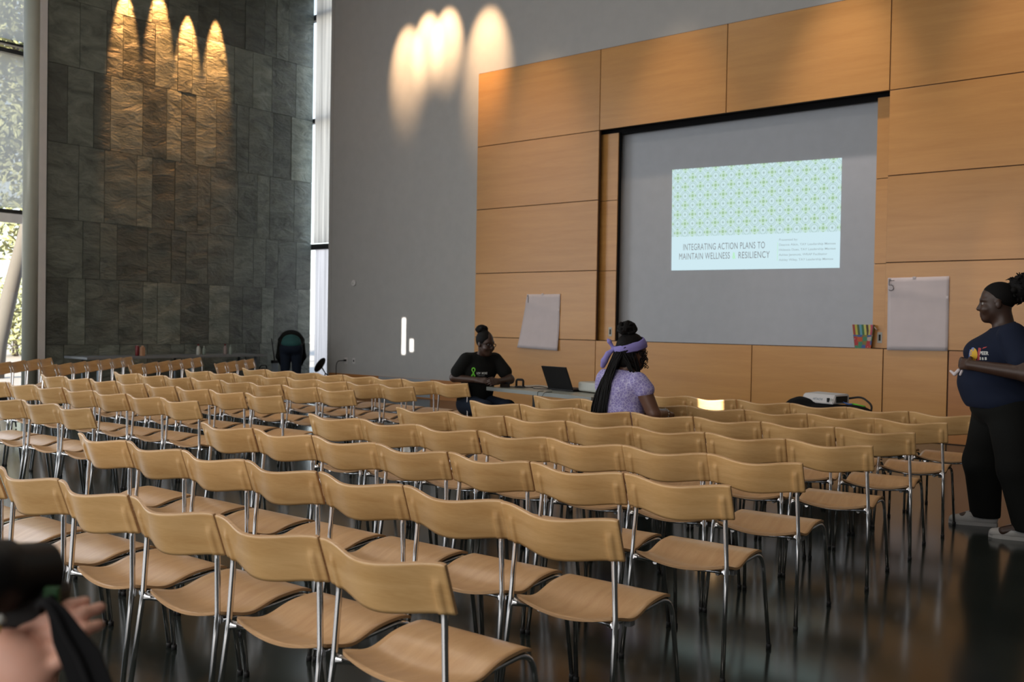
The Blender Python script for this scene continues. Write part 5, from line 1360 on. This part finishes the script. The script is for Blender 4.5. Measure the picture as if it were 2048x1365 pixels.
# ------------------------------------------------------------------ outdoors, seen through the left window
g_ = bx('ground', (-80, -60, -0.35), (XL-0.25, 90, -0.12), M['ground']); st(g_)
g2 = bx('ground', (XL-0.25, YF+0.45, -0.35), (30, 90, -0.12), M['ground']); st(g2)
def leaves(bm, c, r, n, rn, size):
    for _ in range(n):
        d = Vector((rn.gauss(0, 1), rn.gauss(0, 1), rn.gauss(0, 1))).normalized()*(rn.random()**.4)
        p = Vector(c)+Vector((d.x*r[0], d.y*r[1], d.z*r[2]))
        a = Vector((rn.gauss(0, 1), rn.gauss(0, 1), rn.gauss(0, 1))).normalized(); b_ = a.orthogonal().normalized(); s1_, s2_ = size*rn.uniform(.7, 1.3), size*.45
        nn = a.cross(b_)*size*.12
        f = bm.faces.new([bm.verts.new(p-a*s1_), bm.verts.new(p+b_*s2_+nn), bm.verts.new(p+a*s1_), bm.verts.new(p-b_*s2_+nn)]); f.material_index = rn.randint(0, 1)
def tree(loc, trunk, rr, crowns, n, label, seed):
    rn = random.Random(seed); t = thing('tree', label, 'tree', loc)
    bm = bmesh.new(); tube(bm, trunk, rr, 12)
    for c, r in crowns:
        tube(bm, [trunk[-2], (Vector(trunk[-1])+Vector(c))/2, c], [rr[-2]*.7, rr[-1]*.7, 0.04], 8)
    obj('trunk', bm, M['bark'], t, True)
    bm = bmesh.new()
    for c, r in crowns: leaves(bm, c, r, n, rn, 0.13)
    o = obj('foliage', bm, [M['leaf'], M['leaf2']], t)
tree((-23.6, 9.72, -0.12), [(0, 0, 0), (0, 0.1, 0.8), (0.0, 0.45, 2.4), (0.2, 0.9, 4.6), (0.2, 1.3, 6.8)], [0.24, 0.20, 0.17, 0.15, 0.10],
     [((0.4, 0.6, 5.6), (1.6, 1.6, 1.0)), ((0.2, 1.6, 7.4), (2.0, 2.0, 1.4)), ((0.8, -0.6, 8.6), (1.8, 1.8, 1.3))], 1300, 'tall tree with a leaning pale trunk outside the left window', 1)
tree((-30, 13.5, -0.12), [(0, 0, 0), (0.1, 0, 2), (0.0, 0.3, 4.5), (0, 0.2, 7)], [0.3, 0.25, 0.2, 0.12],
     [((0, 0, 4.6), (2.4, 2.6, 1.7)), ((0.3, 0.5, 7.8), (2.6, 2.6, 2.0)), ((-0.4, -1.4, 10.4), (2.6, 2.6, 1.8)), ((0.2, 2.0, 3.2), (1.8, 1.8, 1.2))], 1500, 'farther leafy tree behind the leaning trunk outside the left window', 2)
t = thing('bush', 'round yellow-green bush outside the left window behind the tree trunk', 'bush', (-36.0, 15.6, -0.12)); rn_ = random.Random(9)
bm = bmesh.new(); leaves(bm, (0, 0, 1.5), (2.2, 2.2, 1.5), 3200, rn_, 0.10); obj('foliage', bm, [M['leaf2'], M['leaf']], t)
bm = bmesh.new(); tube(bm, [(0, 0, 0), (0.05, 0, 0.9)], [0.12, 0.08], 8); obj('stem', bm, M['bark'], t)

# ================================================================== HAND WITH A CAMERA, near at the lower left
HP = (-1.12, 0.505, 1.003)
t = thing('person', 'bare hand and forearm of a person holding up a black camera, lower left corner', 'person', HP, YAW)
B = SDF(0.02)
Wp = (-0.062, 0.0, -0.070)
B.cone((-0.20, -0.10, -0.36), (-0.085, -0.015, -0.11), 0.046, 0.036); B.cone((-0.085, -0.015, -0.11), Wp, 0.036, 0.032)
B.ell((-0.030, -0.004, -0.026), (0.052, 0.028, 0.046), 0.02); B.ell((0.0, -0.006, -0.045), (0.032, 0.024, 0.034), 0.02)
hand_prims(B, Wp, (0.74, 0.10, 0.66), (0.30, 0.75, -0.40), (-0.42, -0.62, 0.50), (0.10, 0.30, 0.35), 1.0)
B.mesh('body', M['skin_pale'], 0.0035, t)
cz = SDF(0.02); cz.cone((-0.20, -0.10, -0.36), (-0.125, -0.045, -0.20), 0.060, 0.050); cz.cut((-0.118, -0.04, -0.185), (0.5, 0.35, 0.8)); cz.mesh('sleeve', M['black_cotton'], 0.006, t)
c = thing('camera', 'black camera with strap held up by a bare hand, lower left corner', 'camera', HP, YAW)
bx('camera_body', (-0.085, 0.030, 0.000), (0.012, 0.085, 0.058), M['black'], c, 0.012)
ax_ = Vector((-0.45, -0.88, 0.12)).normalized(); rq = ax_.to_track_quat('Z', 'Y').to_matrix()
bm = bmesh.new(); lathe(bm, [(0.036, -0.03), (0.038, 0.02), (0.044, 0.024), (0.046, 0.075), (0.043, 0.078), (0.040, 0.070), (0.030, 0.055), (0.001, 0.05)], 36, (-0.035, 0.050, 0.070), rq)
ln = obj('lens', bm, M['black'], c)
bm = bmesh.new(); lathe(bm, [(0.001, 0.058), (0.028, 0.057), (0.029, 0.052)], 32, (-0.035, 0.050, 0.070), rq, cap=False); obj('front_glass', bm, M['lens_glass'], ln)
bx('green_band', (0.004, 0.020, 0.038), (0.022, 0.029, 0.062), M['green_band'], c, 0.002)
S3 = [(0.022, -0.020, 0.046), (0.024, -0.028, 0.056), (0.036, -0.036, 0.062), (0.050, -0.040, 0.050), (0.062, -0.042, 0.026), (0.080, -0.045, 0.0), (0.100, -0.050, -0.045), (0.125, -0.055, -0.11), (0.135, -0.06, -0.20)]
bm = bmesh.new(); tube(bm, fillet_path(S3, 0.02, 4), 0.005, 8)
prof = [0.004, 0.005, 0.007, 0.011, 0.018, 0.023, 0.024, 0.024, 0.024]
Lr, Rr, Lb, Rb = [], [], [], []
for k, p in enumerate(S3):
    p = Vector(p); a = Vector(S3[max(0, k-1)]); b = Vector(S3[min(len(S3)-1, k+1)]); tg = (b-a).normalized(); sd = tg.cross(Vector((0, 1, 0))).normalized()*prof[k]
    Lr.append(bm.verts.new(p-sd)); Rr.append(bm.verts.new(p+sd)); Lb.append(bm.verts.new(p-sd+Vector((0, .003, 0)))); Rb.append(bm.verts.new(p+sd+Vector((0, .003, 0))))
for k in range(len(S3)-1):
    for A_, B_ in ((Lr, Rr), (Rr, Rb), (Rb, Lb), (Lb, Lr)): bm.faces.new((A_[k], A_[k+1], B_[k+1], B_[k]))
tube(bm, [(0.022, -0.018, 0.046), (0.015, 0.02, 0.05), (0.012, 0.04, 0.055)], 0.004, 6)
obj('strap', bm, M['black_soft'], c)
bm = bmesh.new(); lathe(bm, [(0.001, -0.009), (0.008, -0.006), (0.010, 0), (0.008, 0.006), (0.001, 0.009)], 16, (-0.026, -0.035, 0.030)); obj('yellow_tag', bm, M['gold'], c, True)
bm = bmesh.new(); lathe(bm, [(0.001, -0.006), (0.005, -0.004), (0.006, 0), (0.001, 0.006)], 12, (-0.018, -0.032, 0.040)); obj('grey_clip', bm, M['silver'], c, True)
